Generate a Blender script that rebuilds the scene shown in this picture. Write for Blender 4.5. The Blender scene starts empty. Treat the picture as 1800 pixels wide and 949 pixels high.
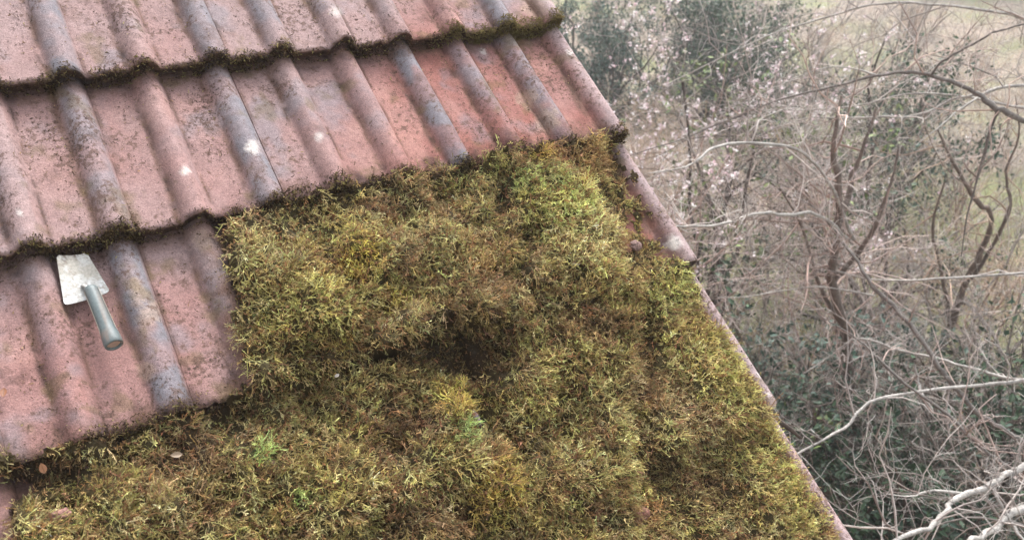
import bpy, math, random
import numpy as np
from mathutils import Vector, Matrix

# ------------------------------------------------------------------ frame of the place
PITCH = math.radians(40.05)
CP, SP = math.cos(PITCH), math.sin(PITCH)
Z0 = 4.6                                   # height of the roof's reference point above the ground
O = np.array([0.0, 0.0, Z0])
EX, EU, EN = np.array([1., 0, 0]), np.array([0, CP, SP]), np.array([0, -SP, CP])

def RW(x, s, h):
    """roof coordinates (along the courses, down the slope, off the slope) -> world"""
    x, s, h = np.broadcast_arrays(np.asarray(x, float), np.asarray(s, float), np.asarray(h, float))
    return O + x[..., None]*EX - s[..., None]*EU + h[..., None]*EN

CAM_R = np.array([[0.84433099, -0.410061, 0.34489875],
                  [-0.22048119, -0.8525466, -0.47386953],
                  [0.48835767, 0.32405905, -0.81024226]])
B = np.stack([EX, EU, EN])                 # roof axes in the world
CR = CAM_R @ B                             # rows: camera right, down, forward in the world
CPOS = O - 1.45836549*EX - 1.3088754*EU + 1.64926977*EN
FPX = 1618.4

def ray(u, v):
    return ((u-900)/FPX)*CR[0] + ((v-474.5)/FPX)*CR[1] + CR[2]
def at(u, v, d):
    return CPOS + d*ray(u, v)
def ground_at(u, v, z=0.0):
    r = ray(u, v); return CPOS + r*((z-CPOS[2])/r[2])
def roof_at(u, v, h=0.0):
    """where the sight line meets the roof's plane: (x, s)"""
    r = ray(u, v); rel = CPOS-O
    t = (h - rel@EN)/(r@EN); p = rel + t*r
    return p@EX, -(p@EU)
def proj(P):
    c = (np.asarray(P)-CPOS) @ CR.T
    return 900+FPX*c[..., 0]/c[..., 2], 474.5+FPX*c[..., 1]/c[..., 2]

# ------------------------------------------------------------------ camera, sky, sun
sc = bpy.context.scene
cam_d = bpy.data.cameras.new('camera'); cam = bpy.data.objects.new('camera', cam_d)
sc.collection.objects.link(cam); sc.camera = cam
cam.matrix_world = Matrix(((CR[0][0], -CR[1][0], -CR[2][0], CPOS[0]),
                           (CR[0][1], -CR[1][1], -CR[2][1], CPOS[1]),
                           (CR[0][2], -CR[1][2], -CR[2][2], CPOS[2]),
                           (0, 0, 0, 1)))
cam_d.sensor_width = 36; cam_d.lens = 36*FPX/1800
cam_d.clip_start = .05; cam_d.clip_end = 900
cam_d.dof.use_dof = True; cam_d.dof.focus_distance = 2.0; cam_d.dof.aperture_fstop = 6.5

SUN_EL, SUN_AZ = math.radians(58), math.radians(35)      # azimuth from +y towards +x
w = bpy.data.worlds.new('World'); sc.world = w; w.use_nodes = True
nt = w.node_tree; nt.nodes.clear()
sky = nt.nodes.new('ShaderNodeTexSky'); sky.sky_type = 'NISHITA'; sky.sun_disc = False
sky.sun_elevation = SUN_EL; sky.sun_rotation = SUN_AZ
sky.air_density = 1.0; sky.dust_density = 5.0; sky.ozone_density = 1.0
hs_ = nt.nodes.new('ShaderNodeHueSaturation'); hs_.inputs['Saturation'].default_value = .22   # overcast: a nearly grey sky
bg = nt.nodes.new('ShaderNodeBackground'); bg.inputs[1].default_value = .15
wo = nt.nodes.new('ShaderNodeOutputWorld')
nt.links.new(sky.outputs[0], hs_.inputs['Color']); nt.links.new(hs_.outputs[0], bg.inputs[0]); nt.links.new(bg.outputs[0], wo.inputs[0])
sl = bpy.data.lights.new('sun', 'SUN'); sl.energy = 1.5; sl.angle = math.radians(20); sl.color = (1, .965, .93)
so = bpy.data.objects.new('sun', sl); sc.collection.objects.link(so)
sd = Vector((math.cos(SUN_EL)*math.sin(SUN_AZ), math.cos(SUN_EL)*math.cos(SUN_AZ), math.sin(SUN_EL)))
so.rotation_euler = sd.to_track_quat('Z', 'Y').to_euler(); so.location = (0, 0, 30)
sc.view_settings.view_transform = 'Standard'; sc.view_settings.look = 'None'
sc.view_settings.gamma = 1; sc.view_settings.use_curve_mapping = False
sc.view_settings.exposure = 1.28
sc.cycles.max_bounces = 6; sc.cycles.diffuse_bounces = 3; sc.cycles.glossy_bounces = 2
sc.cycles.transmission_bounces = 2; sc.cycles.volume_bounces = 0; sc.cycles.caustics_reflective = False

rng = np.random.default_rng(11); random.seed(5)

# ------------------------------------------------------------------ helpers
def tag(o, label=None, cat=None, group=None, kind=None):
    for k, v in (('label', label), ('category', cat), ('group', group), ('kind', kind)):
        if v: o[k] = v
    return o
def empty(name, loc):
    o = bpy.data.objects.new(name, None); sc.collection.objects.link(o)
    o.location = Vector(loc); o.empty_display_size = .1
    return o
def mesh(name, V, F, m, parent=None, col=None, smooth=False, quads=True):
    """V (n,3) array, F (m,k) array of one face size or a list of such arrays"""
    V = np.asarray(V, np.float32)
    Fs = [np.asarray(f, np.int32) for f in (F if isinstance(F, list) else [F]) if len(f)]
    me = bpy.data.meshes.new(name)
    me.vertices.add(len(V)); me.vertices.foreach_set('co', V.ravel())
    nl = sum(f.size for f in Fs); npoly = sum(len(f) for f in Fs)
    me.loops.add(nl); me.loops.foreach_set('vertex_index', np.concatenate([f.ravel() for f in Fs]))
    tot = np.concatenate([np.full(len(f), f.shape[1], np.int32) for f in Fs])
    st = np.concatenate([[0], np.cumsum(tot)[:-1]]).astype(np.int32)
    me.polygons.add(npoly); me.polygons.foreach_set('loop_start', st)
    me.polygons.foreach_set('use_smooth', np.full(npoly, smooth, bool))
    me.update(calc_edges=True); me.validate()
    if col is not None:
        a = me.color_attributes.new('tint', 'FLOAT_COLOR', 'POINT')
        c = np.ones((len(V), 4), np.float32); c[:, :3] = col
        a.data.foreach_set('color', c.ravel())
    me.materials.append(m)
    o = bpy.data.objects.new(name, me); sc.collection.objects.link(o)
    if parent is not None:
        o.parent = parent
        bpy.context.view_layer.update() if False else None
        # vertices are in world coordinates: move them into the parent's frame
        wl = Vector((0, 0, 0)); q = parent
        while q is not None: wl = wl + q.location; q = q.parent
        me.vertices.foreach_set('co', (V - np.array(wl, np.float32)).ravel()); me.update()
    return o
def join(parts):
    """parts: list of (V, F, C) -> one"""
    Vs, Cs, Fd, n = [], [], {}, 0
    for V, F, C in parts:
        Vs.append(V); Cs.append(np.broadcast_to(C, (len(V), 3)))
        for f in (F if isinstance(F, list) else [F]):
            if len(f): Fd.setdefault(np.asarray(f).shape[1], []).append(np.asarray(f)+n)
        n += len(V)
    return np.concatenate(Vs), [np.concatenate(v) for v in Fd.values()], np.concatenate(Cs)
def lat(ix, iy, seed):
    h = (ix*374761393 + iy*668265263 + seed*1442695041) & 0xffffffff
    h = ((h ^ (h >> 13))*1274126177) & 0xffffffff
    h = (h ^ (h >> 16)) & 0xffffff
    return h/float(0xffffff)
def vn(x, y, seed=0):
    x = np.asarray(x, float); y = np.asarray(y, float)
    ix = np.floor(x).astype(np.int64); iy = np.floor(y).astype(np.int64)
    fx = x-ix; fy = y-iy; fx = fx*fx*fx*(fx*(fx*6-15)+10); fy = fy*fy*fy*(fy*(fy*6-15)+10)
    a = lat(ix, iy, seed); b = lat(ix+1, iy, seed); c = lat(ix, iy+1, seed); d = lat(ix+1, iy+1, seed)
    return (a*(1-fx)+b*fx)*(1-fy)+(c*(1-fx)+d*fx)*fy
def fbm(x, y, f, seed=0, octv=4):
    t = 0; a = 1; n = 0
    for i in range(octv):
        t = t + a*vn(x*f+17.3*i, y*f-9.1*i, seed+i*31); n += a; a *= .55; f *= 2.05
    return t/n
def sstep(a, b, x):
    t = np.clip((x-a)/(b-a), 0, 1); return t*t*(3-2*t)
def mixc(c, d, k):
    k = np.asarray(k)[..., None]; return c*(1-k)+np.asarray(d)*k

def mat(name, rough=.9, noise=None, bump=None, spec=.3, base=None, transl=0, wet=None):
    """colour from the mesh's own tint attribute (or base), broken up by fine procedural grain"""
    m = bpy.data.materials.new(name); m.use_nodes = True
    t = m.node_tree; b = t.nodes['Principled BSDF']; b.inputs['Roughness'].default_value = rough
    b.inputs['Specular IOR Level'].default_value = spec
    co = t.nodes.new('ShaderNodeTexCoord')
    if base is None:
        a = t.nodes.new('ShaderNodeAttribute'); a.attribute_name = 'tint'; src = a.outputs['Color']
    else:
        r = t.nodes.new('ShaderNodeRGB'); r.outputs[0].default_value = (*base, 1); src = r.outputs[0]
    for (scale, lo, hi, det) in (noise or []):
        n = t.nodes.new('ShaderNodeTexNoise'); n.inputs['Scale'].default_value = scale
        n.inputs['Detail'].default_value = det; n.inputs['Roughness'].default_value = .65
        t.links.new(co.outputs['Object'], n.inputs['Vector'])
        mr = t.nodes.new('ShaderNodeMapRange'); mr.inputs['From Min'].default_value = .3; mr.inputs['From Max'].default_value = .7
        mr.inputs['To Min'].default_value = lo; mr.inputs['To Max'].default_value = hi
        t.links.new(n.outputs['Fac'], mr.inputs['Value'])
        mm = t.nodes.new('ShaderNodeVectorMath'); mm.operation = 'SCALE'
        t.links.new(src, mm.inputs[0]); t.links.new(mr.outputs[0], mm.inputs['Scale']); src = mm.outputs[0]
    t.links.new(src, b.inputs['Base Color'])
    if bump:
        prev = None
        for (scale, dist, det) in bump:
            n = t.nodes.new('ShaderNodeTexNoise'); n.inputs['Scale'].default_value = scale; n.inputs['Detail'].default_value = det
            t.links.new(co.outputs['Object'], n.inputs['Vector'])
            bp = t.nodes.new('ShaderNodeBump'); bp.inputs['Distance'].default_value = dist; bp.inputs['Strength'].default_value = 1
            t.links.new(n.outputs['Fac'], bp.inputs['Height'])
            if prev: t.links.new(prev, bp.inputs['Normal'])
            prev = bp.outputs[0]
        t.links.new(prev, b.inputs['Normal'])
    if transl:
        tr = t.nodes.new('ShaderNodeBsdfTranslucent'); mx = t.nodes.new('ShaderNodeMixShader'); mx.inputs[0].default_value = transl
        t.links.new(src, tr.inputs[0]); t.links.new(b.outputs[0], mx.inputs[1]); t.links.new(tr.outputs[0], mx.inputs[2])
        t.links.new(mx.outputs[0], t.nodes['Material Output'].inputs[0])
    return m

M_tile = mat('weathered_tile', .92, [(420, .70, 1.30, 3), (95, .84, 1.16, 3)], [(300, .0014, 3), (1100, .0007, 2)], spec=.25)
def add_specks(m):
    """clustered brown dirt specks, tiny black dots and pale grains, in the material"""
    t = m.node_tree; b = t.nodes['Principled BSDF']; src = b.inputs['Base Color'].links[0].from_socket; co = [n for n in t.nodes if n.type == 'TEX_COORD'][0]
    def nz(sc_, det, off=0):
        mp = t.nodes.new('ShaderNodeMapping'); mp.inputs['Location'].default_value = (off, off*.7, 0); t.links.new(co.outputs['Object'], mp.inputs[0])
        n = t.nodes.new('ShaderNodeTexNoise'); n.inputs['Scale'].default_value = sc_; n.inputs['Detail'].default_value = det; n.inputs['Roughness'].default_value = .6; t.links.new(mp.outputs[0], n.inputs['Vector']); return n.outputs['Fac']
    def mth(op, a, b_):
        q = t.nodes.new('ShaderNodeMath'); q.operation = op
        for i_, z in enumerate((a, b_)):
            if isinstance(z, (int, float)): q.inputs[i_].default_value = z
            else: t.links.new(z, q.inputs[i_])
        return q.outputs[0]
    def layer(src, fac, lo, hi, col, am):
        mr = t.nodes.new('ShaderNodeMapRange'); mr.inputs['From Min'].default_value = lo; mr.inputs['From Max'].default_value = hi; mr.inputs['To Max'].default_value = am; t.links.new(fac, mr.inputs['Value'])
        mx = t.nodes.new('ShaderNodeMix'); mx.data_type = 'RGBA'; t.links.new(mr.outputs[0], mx.inputs[0]); t.links.new(src, mx.inputs[6]); mx.inputs[7].default_value = (*col, 1); return mx.outputs[2]
    cl = mth('MULTIPLY', mth('SUBTRACT', nz(7, 3), .5), .62)
    src = layer(src, mth('ADD', nz(85, 4, 3), cl), .56, .66, (.12, .072, .055), .72)
    src = layer(src, mth('ADD', nz(190, 3, 7), cl), .64, .71, (.05, .032, .026), .8)
    src = layer(src, nz(330, 2, 11), .70, .74, (.55, .50, .47), .5)
    t.links.new(src, b.inputs['Base Color'])
add_specks(M_tile)
M_moss = mat('moss', .85, None, None, spec=.15, transl=.32)
M_soil = mat('moss_bed', .95, [(180, .5, 1.4, 4)], [(220, .004, 4)], spec=.1)
M_leaf = mat('leaf', .55, None, None, spec=.4, transl=.15)
M_bark = mat('bark', .9, [(14, .6, 1.35, 5), (90, .7, 1.25, 3)], [(55, .006, 4)], spec=.2)
M_twig = mat('twig', .85, [(9, .7, 1.25, 4)], None, spec=.2)
M_petal = mat('petal', .7, None, None, spec=.2, transl=.3)

# ------------------------------------------------------------------ the roof
W, G, T = .15, .37983674, .03764444
HR, THK = .031, .025
def prof(x):
    """section across a course: a round roll at every W, flat pans between them; 0 on the crests"""
    u = np.mod(np.asarray(x, float)+.5*W+.019, W)-.5*W
    wl, wr = .032, .030
    q = np.where(u < 0, -u/wl, u/wr)
    b = np.where(q < 1, np.cos(np.clip(q, 0, 1)*math.pi/2)**.66, 0)
    pan = .0022*np.exp(-((u+.050)/.010)**2)
    return HR*b-HR+.001+pan
def course_of(s): return np.ceil(np.asarray(s)/G-1e-9)
def roof_h(x, s):
    n = course_of(s); return T*(np.asarray(s)/G-(n-1))+prof(x)

POLY = np.array([(-25, 835), (0, 812), (75, 792), (150, 772), (250, 745), (330, 722), (385, 712), (415, 690), (432, 655), (418, 600), (408, 540), (400, 470), (385, 402), (450, 378),
                 (600, 342), (740, 308), (850, 288), (935, 270), (1020, 252), (1070, 246), (1096, 262), (1118, 300), (1136, 352), (1158, 388), (1176, 415), (1194, 452), (1212, 487), (1246, 545),
                 (1280, 607), (1316, 668), (1336, 705), (1374, 790), (1396, 845), (1424, 890), (1460, 949), (1545, 1090), (1700, 1400), (60, 1400), (25, 1000), (22, 930), (12, 868)], float)
def poly_sd(u, v):
    """signed pixel distance to the moss outline, positive inside"""
    P = POLY; Q = np.roll(P, -1, 0); dmin = np.full(u.shape, 1e9); ins = np.zeros(u.shape, bool)
    for (ax, ay), (bx, by) in zip(P, Q):
        ex, ey = bx-ax, by-ay; L = ex*ex+ey*ey
        t = np.clip(((u-ax)*ex+(v-ay)*ey)/L, 0, 1)
        dmin = np.minimum(dmin, np.hypot(u-ax-t*ex, v-ay-t*ey))
        c = ((ay > v) != (by > v)) & (u < (bx-ax)*(v-ay)/(by-ay+1e-12)+ax)
        ins ^= c
    return np.where(ins, dmin, -dmin)
SPOTS = [(443, 258, 15, .9), (325, 300, 11, .8), (1186, 428, 15, .95), (560, 243, 10, .6), (35, 375, 7, .7), (850, 92, 7, .6),
         (1002, 92, 7, .8), (590, 22, 12, .5), (1215, 640, 7, .0), (1335, 655, 6, .7), (1350, 690, 5, .7), (1458, 838, 6, .6),
         (895, 268, 7, .0), (1385, 735, 6, .6), (270, 545, 12, .0)]
TANS = [(245, 520, 22), (262, 555, 26), (235, 500, 12), (255, 650, 18), (930, 175, 22), (960, 210, 25), (355, 420, 22), (940, 10, 26)]
def tile_col(x, s, lipface=False):
    P = RW(x, s, roof_h(x, s)); u, v = proj(P)
    n = course_of(s); t = s/G-(n-1)
    k = np.round((x+.019)/W)                                     # nearest roll
    d = x+.019-k*W
    tid = np.floor(((x/W)+9)/2+100)                              # which tile
    tn = lat(tid.astype(np.int64), n.astype(np.int64), 5)
    red = np.array([.31, .118, .094]); pink = np.array([.345, .245, .238]); salmon = np.array([.43, .205, .165])
    grey = np.array([.195, .195, .222]); dark = np.array([.045, .028, .024]); brown = np.array([.14, .080, .058]); tan = np.array([.42, .31, .24])
    dust = np.clip(.92-.85*sstep(450, 900, u)*sstep(-50, 120, v)+.35*(fbm(x, s, 5, 3)-.5)*2-.55*sstep(430, 520, v)*sstep(600, 300, u)*.6+.3*(tn-.5), 0, 1)
    C = mixc(np.broadcast_to(red, (*x.shape, 3)), salmon, sstep(.45, .75, fbm(x, s, 9, 21)))
    C = mixc(C, pink, dust)
    # slate-grey crests where the coloured slurry has worn away
    gk = lat(k.astype(np.int64), n.astype(np.int64), 77)
    gm = sstep(.034, .022, np.abs(d+.001))*sstep(.34, .62, .62*fbm(x*1.5+k*3.1, s, 6, 41)+.38*gk+.10*np.sin(t*3.1))
    gm = gm*(.55+.45*sstep(.2, .9, gk))*(.5+.5*sstep(.32, .55, fbm(x, s, 17, 43)))
    C = mixc(C, grey*1.05, np.clip(gm, 0, .92))
    gp = sstep(.62, .8, fbm(x, s, 8, 55))*.5
    C = mixc(C, grey*1.15, gp)
    # slightly paler crests, following the dust mask
    C = mixc(C, pink*1.12, sstep(.02, .0, np.abs(d))*.25*dust)
    # ochre lichen patches
    for (a, b, r) in TANS:
        dd = np.hypot(u-a, v-b)/r+1.1*(fbm(x, s, 60, a)-.5)
        C = mixc(C, tan, sstep(1.1, .6, dd)*.55)
    # dirt in the left foot of every roll and in specks; crease shade painted at the right foot
    crease = np.exp(-((d+.037+.003*np.sin(s*40+k))/.0085)**2)
    dm = crease*sstep(.30, .60, fbm(x*2, s, 16, 61))*.85
    dm = np.maximum(dm, np.exp(-((d-.034)/.0045)**2)*.75*sstep(.3, .55, fbm(x, s, 22, 63)))
    big = fbm(x, s, 7, 67)
    near = sstep(-50, 8, poly_sd(u, v)+70*(fbm(x, s, 26, 72)-.5))
    dm = np.maximum(dm, near*np.where(u > 1095, .45, .9))
    patch = sstep(.60, .80, fbm(x, s, 13, 73)+.10*(crease))*.45*sstep(.35, .6, fbm(x, s, 90, 79, 2))
    dm = np.maximum(dm, patch)
    # grime plus painted lip shade just below the course above; grime along the tail
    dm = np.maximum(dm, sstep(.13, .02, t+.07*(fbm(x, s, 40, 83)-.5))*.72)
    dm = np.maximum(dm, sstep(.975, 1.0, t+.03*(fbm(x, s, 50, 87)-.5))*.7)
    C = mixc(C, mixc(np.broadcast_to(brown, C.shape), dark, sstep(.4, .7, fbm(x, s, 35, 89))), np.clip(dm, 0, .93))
    # shadowed groove left of the verge roll, painted in as patchy dark brown
    vg = sstep(.02, .0, np.abs(x+.062+.006*np.sin(s*30)))*sstep(.4, .6, fbm(x, s, 24, 91))*.75
    C = mixc(C, brown*.8, vg)
    C = mixc(C, np.array([.43, .36, .37]), sstep(-.052, -.022, x)*.6)
    # small green-brown moss stains
    ms = sstep(.66, .76, fbm(x, s, 20, 97))*.4
    C = mixc(C, np.array([.13, .10, .035]), ms)
    for (a, b, r, am) in SPOTS:
        dd = np.hypot(u-a, (v-b))/r+.9*(fbm(x, s, 120, int(a))-.5)
        C = mixc(C, np.array([.66, .61, .58]), sstep(1.15, .35, dd)*am)
    if lipface:  # dark growth on the lip, deepened with painted shade
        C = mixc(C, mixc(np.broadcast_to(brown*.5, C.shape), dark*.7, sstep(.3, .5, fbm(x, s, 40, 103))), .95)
    return C

house = empty('house', (0, 0, 0))
tag(house, 'house with a mossy red interlocking tile roof, seen from just above its verge', 'house')
XL, SR0 = -4.2, -3.4                     # how far the slope runs to the left and up to the ridge
def slab(x0, x1, s0, s1, h0, h1):
    P = [RW(x, s, h) for h in (h0, h1) for (x, s) in ((x0, s0), (x1, s0), (x1, s1), (x0, s1))]
    F = [(3, 2, 1, 0), (4, 5, 6, 7), (0, 1, 5, 4), (1, 2, 6, 5), (2, 3, 7, 6), (3, 0, 4, 7)]
    return np.array(P), np.array(F)
V, F = slab(XL+.03, -.03, SR0, 2.42, -.10, -.055)
roof = mesh('roof', V, F, mat('roof_boarding', .9, [(30, .7, 1.2, 4)], base=(.12, .085, .06)), house)

def build_course(n):
    parts = []
    edges = [-.3*i for i in range(0, 15)]
    for i in range(len(edges)-1):
        x1, x0 = edges[i]+(.0125 if i else 0), edges[i+1]+.0125
        fine = (0 <= n <= 4) and x1 > -2.2
        r = np.random.default_rng(1000+n*40+i)
        dh, ds, sk, tl = r.normal(0, .0005), r.normal(0, .0018), r.normal(0, .003), r.normal(0, .0004)
        gap = .0002
        nx = 66 if fine else 22; ns = 62 if fine else 8
        xs = np.linspace(x0+gap, x1-gap, nx)
        s0, s1 = (n-1)*G-.072, n*G
        ss = np.linspace(s0, s1, ns) if not fine else np.concatenate([np.linspace(s0, (n-1)*G-.005, 5), np.linspace((n-1)*G, s1-.012, ns-9), np.linspace(s1-.009, s1, 4)])
        ns = len(ss)
        X, S = np.meshgrid(xs, ss)
        t = (S-(n-1)*G)/G
        H = T*t+prof(X)+dh+tl*(X-x0)/.3*4*.3
        if fine: H = H+.0011*(fbm(X, S, 45, 7)-.5)*2+.0025*(fbm(X, S, 11, 9)-.5)
        # rounded tail edge, chipped here and there
        e = (s1-S); H = H-.0035*np.clip(1-e/.010, 0, 1)**2
        chip = sstep(.62, .8, fbm(X+n, np.full_like(X, i*3.3), 28, 200+n))*np.clip(1-e/.02, 0, 1)*.007
        Sx = S+ds*np.clip(t, 0, 1)+sk*((X-x0)/.3-.5)*np.clip(t, 0, 1)-chip+.0014*np.clip(1-e/.01, 0, 1)*(fbm(X, S*0+n, 60, 5)-.5)*2
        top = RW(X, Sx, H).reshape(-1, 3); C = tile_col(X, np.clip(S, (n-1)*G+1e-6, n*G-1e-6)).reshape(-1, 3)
        a = np.arange(nx*ns).reshape(ns, nx)
        Ft = np.stack([a[:-1, :-1], a[1:, :-1], a[1:, 1:], a[:-1, 1:]], -1).reshape(-1, 4)
        parts.append((top, Ft, C))
        # tail face, three rows down, slightly ragged
        rows = []; cols = []
        for q, f in enumerate((0, .35, .7, 1)):
            jag = .0015*(fbm(xs, xs*0+q, 90, 13+n)-.5)*2*(q > 0)
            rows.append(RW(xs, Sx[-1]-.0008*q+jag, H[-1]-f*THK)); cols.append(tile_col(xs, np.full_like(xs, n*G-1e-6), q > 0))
        Vt = np.concatenate(rows); b = np.arange(4*nx).reshape(4, nx)
        Fb = np.stack([b[:-1, :-1], b[1:, :-1], b[1:, 1:], b[:-1, 1:]], -1).reshape(-1, 4)
        parts.append((Vt, Fb, np.concatenate(cols)))
        # underside
        xu = xs[::3] if fine else xs; su = ss[[0, ns//3, 2*ns//3, ns-1]]
        XU, SU = np.meshgrid(xu, su); HU = T*(SU-(n-1)*G)/G+prof(XU)+dh-THK
        c = np.arange(XU.size).reshape(XU.shape)
        Fu = np.stack([c[:-1, :-1], c[:-1, 1:], c[1:, 1:], c[1:, :-1]], -1).reshape(-1, 4)
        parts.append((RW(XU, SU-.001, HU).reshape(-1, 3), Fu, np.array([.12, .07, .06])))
        # the two side edges
        for col, sg in ((0, 1), (nx-1, -1)):
            dep = THK if not (i == 0 and sg == -1) else THK+.012
            tp = RW(X[:, col], Sx[:, col], H[:, col]); mid = RW(X[:, col]-sg*.0035*(i == 0 and sg == -1), Sx[:, col], H[:, col]-dep*.45); bt = RW(X[:, col]-sg*.002, Sx[:, col], H[:, col]-dep)
            Vs = np.concatenate([tp, mid, bt]); f = np.arange(3*ns).reshape(3, ns)
            Fs = np.stack([f[:-1, :-1], f[1:, :-1], f[1:, 1:], f[:-1, 1:]], -1).reshape(-1, 4)
            if sg == 1: Fs = Fs[:, ::-1]
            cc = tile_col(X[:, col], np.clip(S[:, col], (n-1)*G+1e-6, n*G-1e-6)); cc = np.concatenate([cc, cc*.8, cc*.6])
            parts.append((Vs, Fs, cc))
    V, F, C = join(parts)
    o = mesh('tile_course', V, F, M_tile, roof, C, smooth=True)
    m = o.data; 
    return o
names = {0: 'tile course at the top of the photo, pink and dusty', 1: 'wide bare tile course with blue-grey rolls',
         2: 'tile course the trowel lies on, half under moss', 3: 'tile course buried in thick moss', 4: 'lowest tile course in view, under moss'}
for n in range(-8, 7):
    o = build_course(n)
    if n in names: o['label'] = names[n]
# mortar bed under the verge, the other slope, the gable and the eaves
parts = []
ss = np.linspace(SR0, 2.4, 140); jag = .006*(fbm(ss, ss*0, 14, 3)-.5)
R_ = [RW(-.055+0*ss, ss, -.055), RW(.000+jag*.4, ss, -.055), RW(-.002+jag, ss, -.024+.012*(fbm(ss, ss*0, 30, 8)-.5)), RW(-.05+0*ss, ss, -.024)]
b = np.arange(4*140).reshape(4, 140); Fm = np.stack([b[:-1, :-1], b[1:, :-1], b[1:, 1:], b[:-1, 1:]], -1).reshape(-1, 4)
mesh('verge_mortar', np.concatenate(R_), Fm, mat('mortar', .95, [(60, .6, 1.2, 4)], [(150, .003, 4)], base=(.27, .24, .22)), roof)
M_wood = mat('painted_board', .6, [(25, .75, 1.1, 4)], base=(.42, .40, .37))
V, F = slab(-.052, -.032, SR0, 2.44, -.27, -.105); mesh('bargeboard', V, F, M_wood, house)
ridge = RW(0, SR0, -.05); eave = RW(0, 2.42, -.08)
yr, zr = ridge[1], ridge[2]
# gable end wall and the walls below the eaves, brick
M_brick = bpy.data.materials.new('brick'); M_brick.use_nodes = True
t = M_brick.node_tree; bt = t.nodes.new('ShaderNodeTexBrick'); bt.inputs['Scale'].default_value = 4.4
bt.inputs['Color1'].default_value = (.30, .12, .08, 1); bt.inputs['Color2'].default_value = (.22, .09, .065, 1); bt.inputs['Mortar'].default_value = (.33, .30, .27, 1)
bt.inputs['Mortar Size'].default_value = .012; bt.inputs['Brick Width'].default_value = .98; bt.inputs['Row Height'].default_value = .33
tc = t.nodes.new('ShaderNodeTexCoord'); sp = t.nodes.new('ShaderNodeSeparateXYZ'); cb = t.nodes.new('ShaderNodeCombineXYZ'); ad = t.nodes.new('ShaderNodeMath')
t.links.new(tc.outputs['Object'], sp.inputs[0]); t.links.new(sp.outputs['X'], ad.inputs[0]); t.links.new(sp.outputs['Y'], ad.inputs[1])
t.links.new(ad.outputs[0], cb.inputs['X']); t.links.new(sp.outputs['Z'], cb.inputs['Y']); t.links.new(cb.outputs[0], bt.inputs['Vector'])
t.links.new(bt.outputs['Color'], t.nodes['Principled BSDF'].inputs['Base Color']); t.nodes['Principled BSDF'].inputs['Roughness'].default_value = .9
ye, ze = eave[1]+.28, eave[2]+.28*math.tan(PITCH)-.12
yo = 2*yr-ye
outline = [(ye, -.05), (yo, -.05), (yo, ze), (yr, zr-.16), (ye, ze)]
V = np.array([(x, y, z) for x in (-.075, XL+.2) for (y, z) in outline]); n5 = 5
F4 = [(i, (i+1) % 5, (i+1) % 5+5, i+5) for i in range(5)]
mesh('wall', V, [np.array(F4), np.array([(0, 1, 2, 3, 4)][::-1]), np.array([(9, 8, 7, 6, 5)])], M_brick, house)
far = [(x, 2*yr-y, z) for (x, y, z) in slab(XL, 0, SR0, 2.42, -.06, .0)[0]]
mesh('rear_roof_slope', np.array(far), slab(0, 1, 0, 1, 0, 1)[1][:, ::-1], mat('plain_tile', .9, [(9, .7, 1.2, 4)], base=(.28, .15, .13)), house)
yy = np.linspace(0, math.pi, 9)
V = np.concatenate([np.array([[x, yr+.12*math.cos(a), zr-.02+.10*math.sin(a)] for a in yy]) for x in np.linspace(XL, .01, 12)])
a = np.arange(9*12).reshape(12, 9); mesh('ridge_tile', V, np.stack([a[:-1, :-1], a[:-1, 1:], a[1:, 1:], a[1:, :-1]], -1).reshape(-1, 4), mat('ridge', .9, [(40, .7, 1.2, 4)], base=(.28, .15, .13)), house, smooth=True)
# half-round gutter along the eaves
gp = RW(0, 2.44, -.06); xs = np.linspace(XL, .02, 3)
V = np.concatenate([np.array([[x, gp[1]-.05+.06*math.cos(q), gp[2]-.06-.06*math.sin(q)] for q in yy]) for x in xs])
a = np.arange(9*3).reshape(3, 9); mesh('gutter', V, np.stack([a[:-1, :-1], a[:-1, 1:], a[1:, 1:], a[1:, :-1]], -1).reshape(-1, 4), mat('gutter_plastic', .4, base=(.03, .03, .03)), house, smooth=True)

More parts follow.
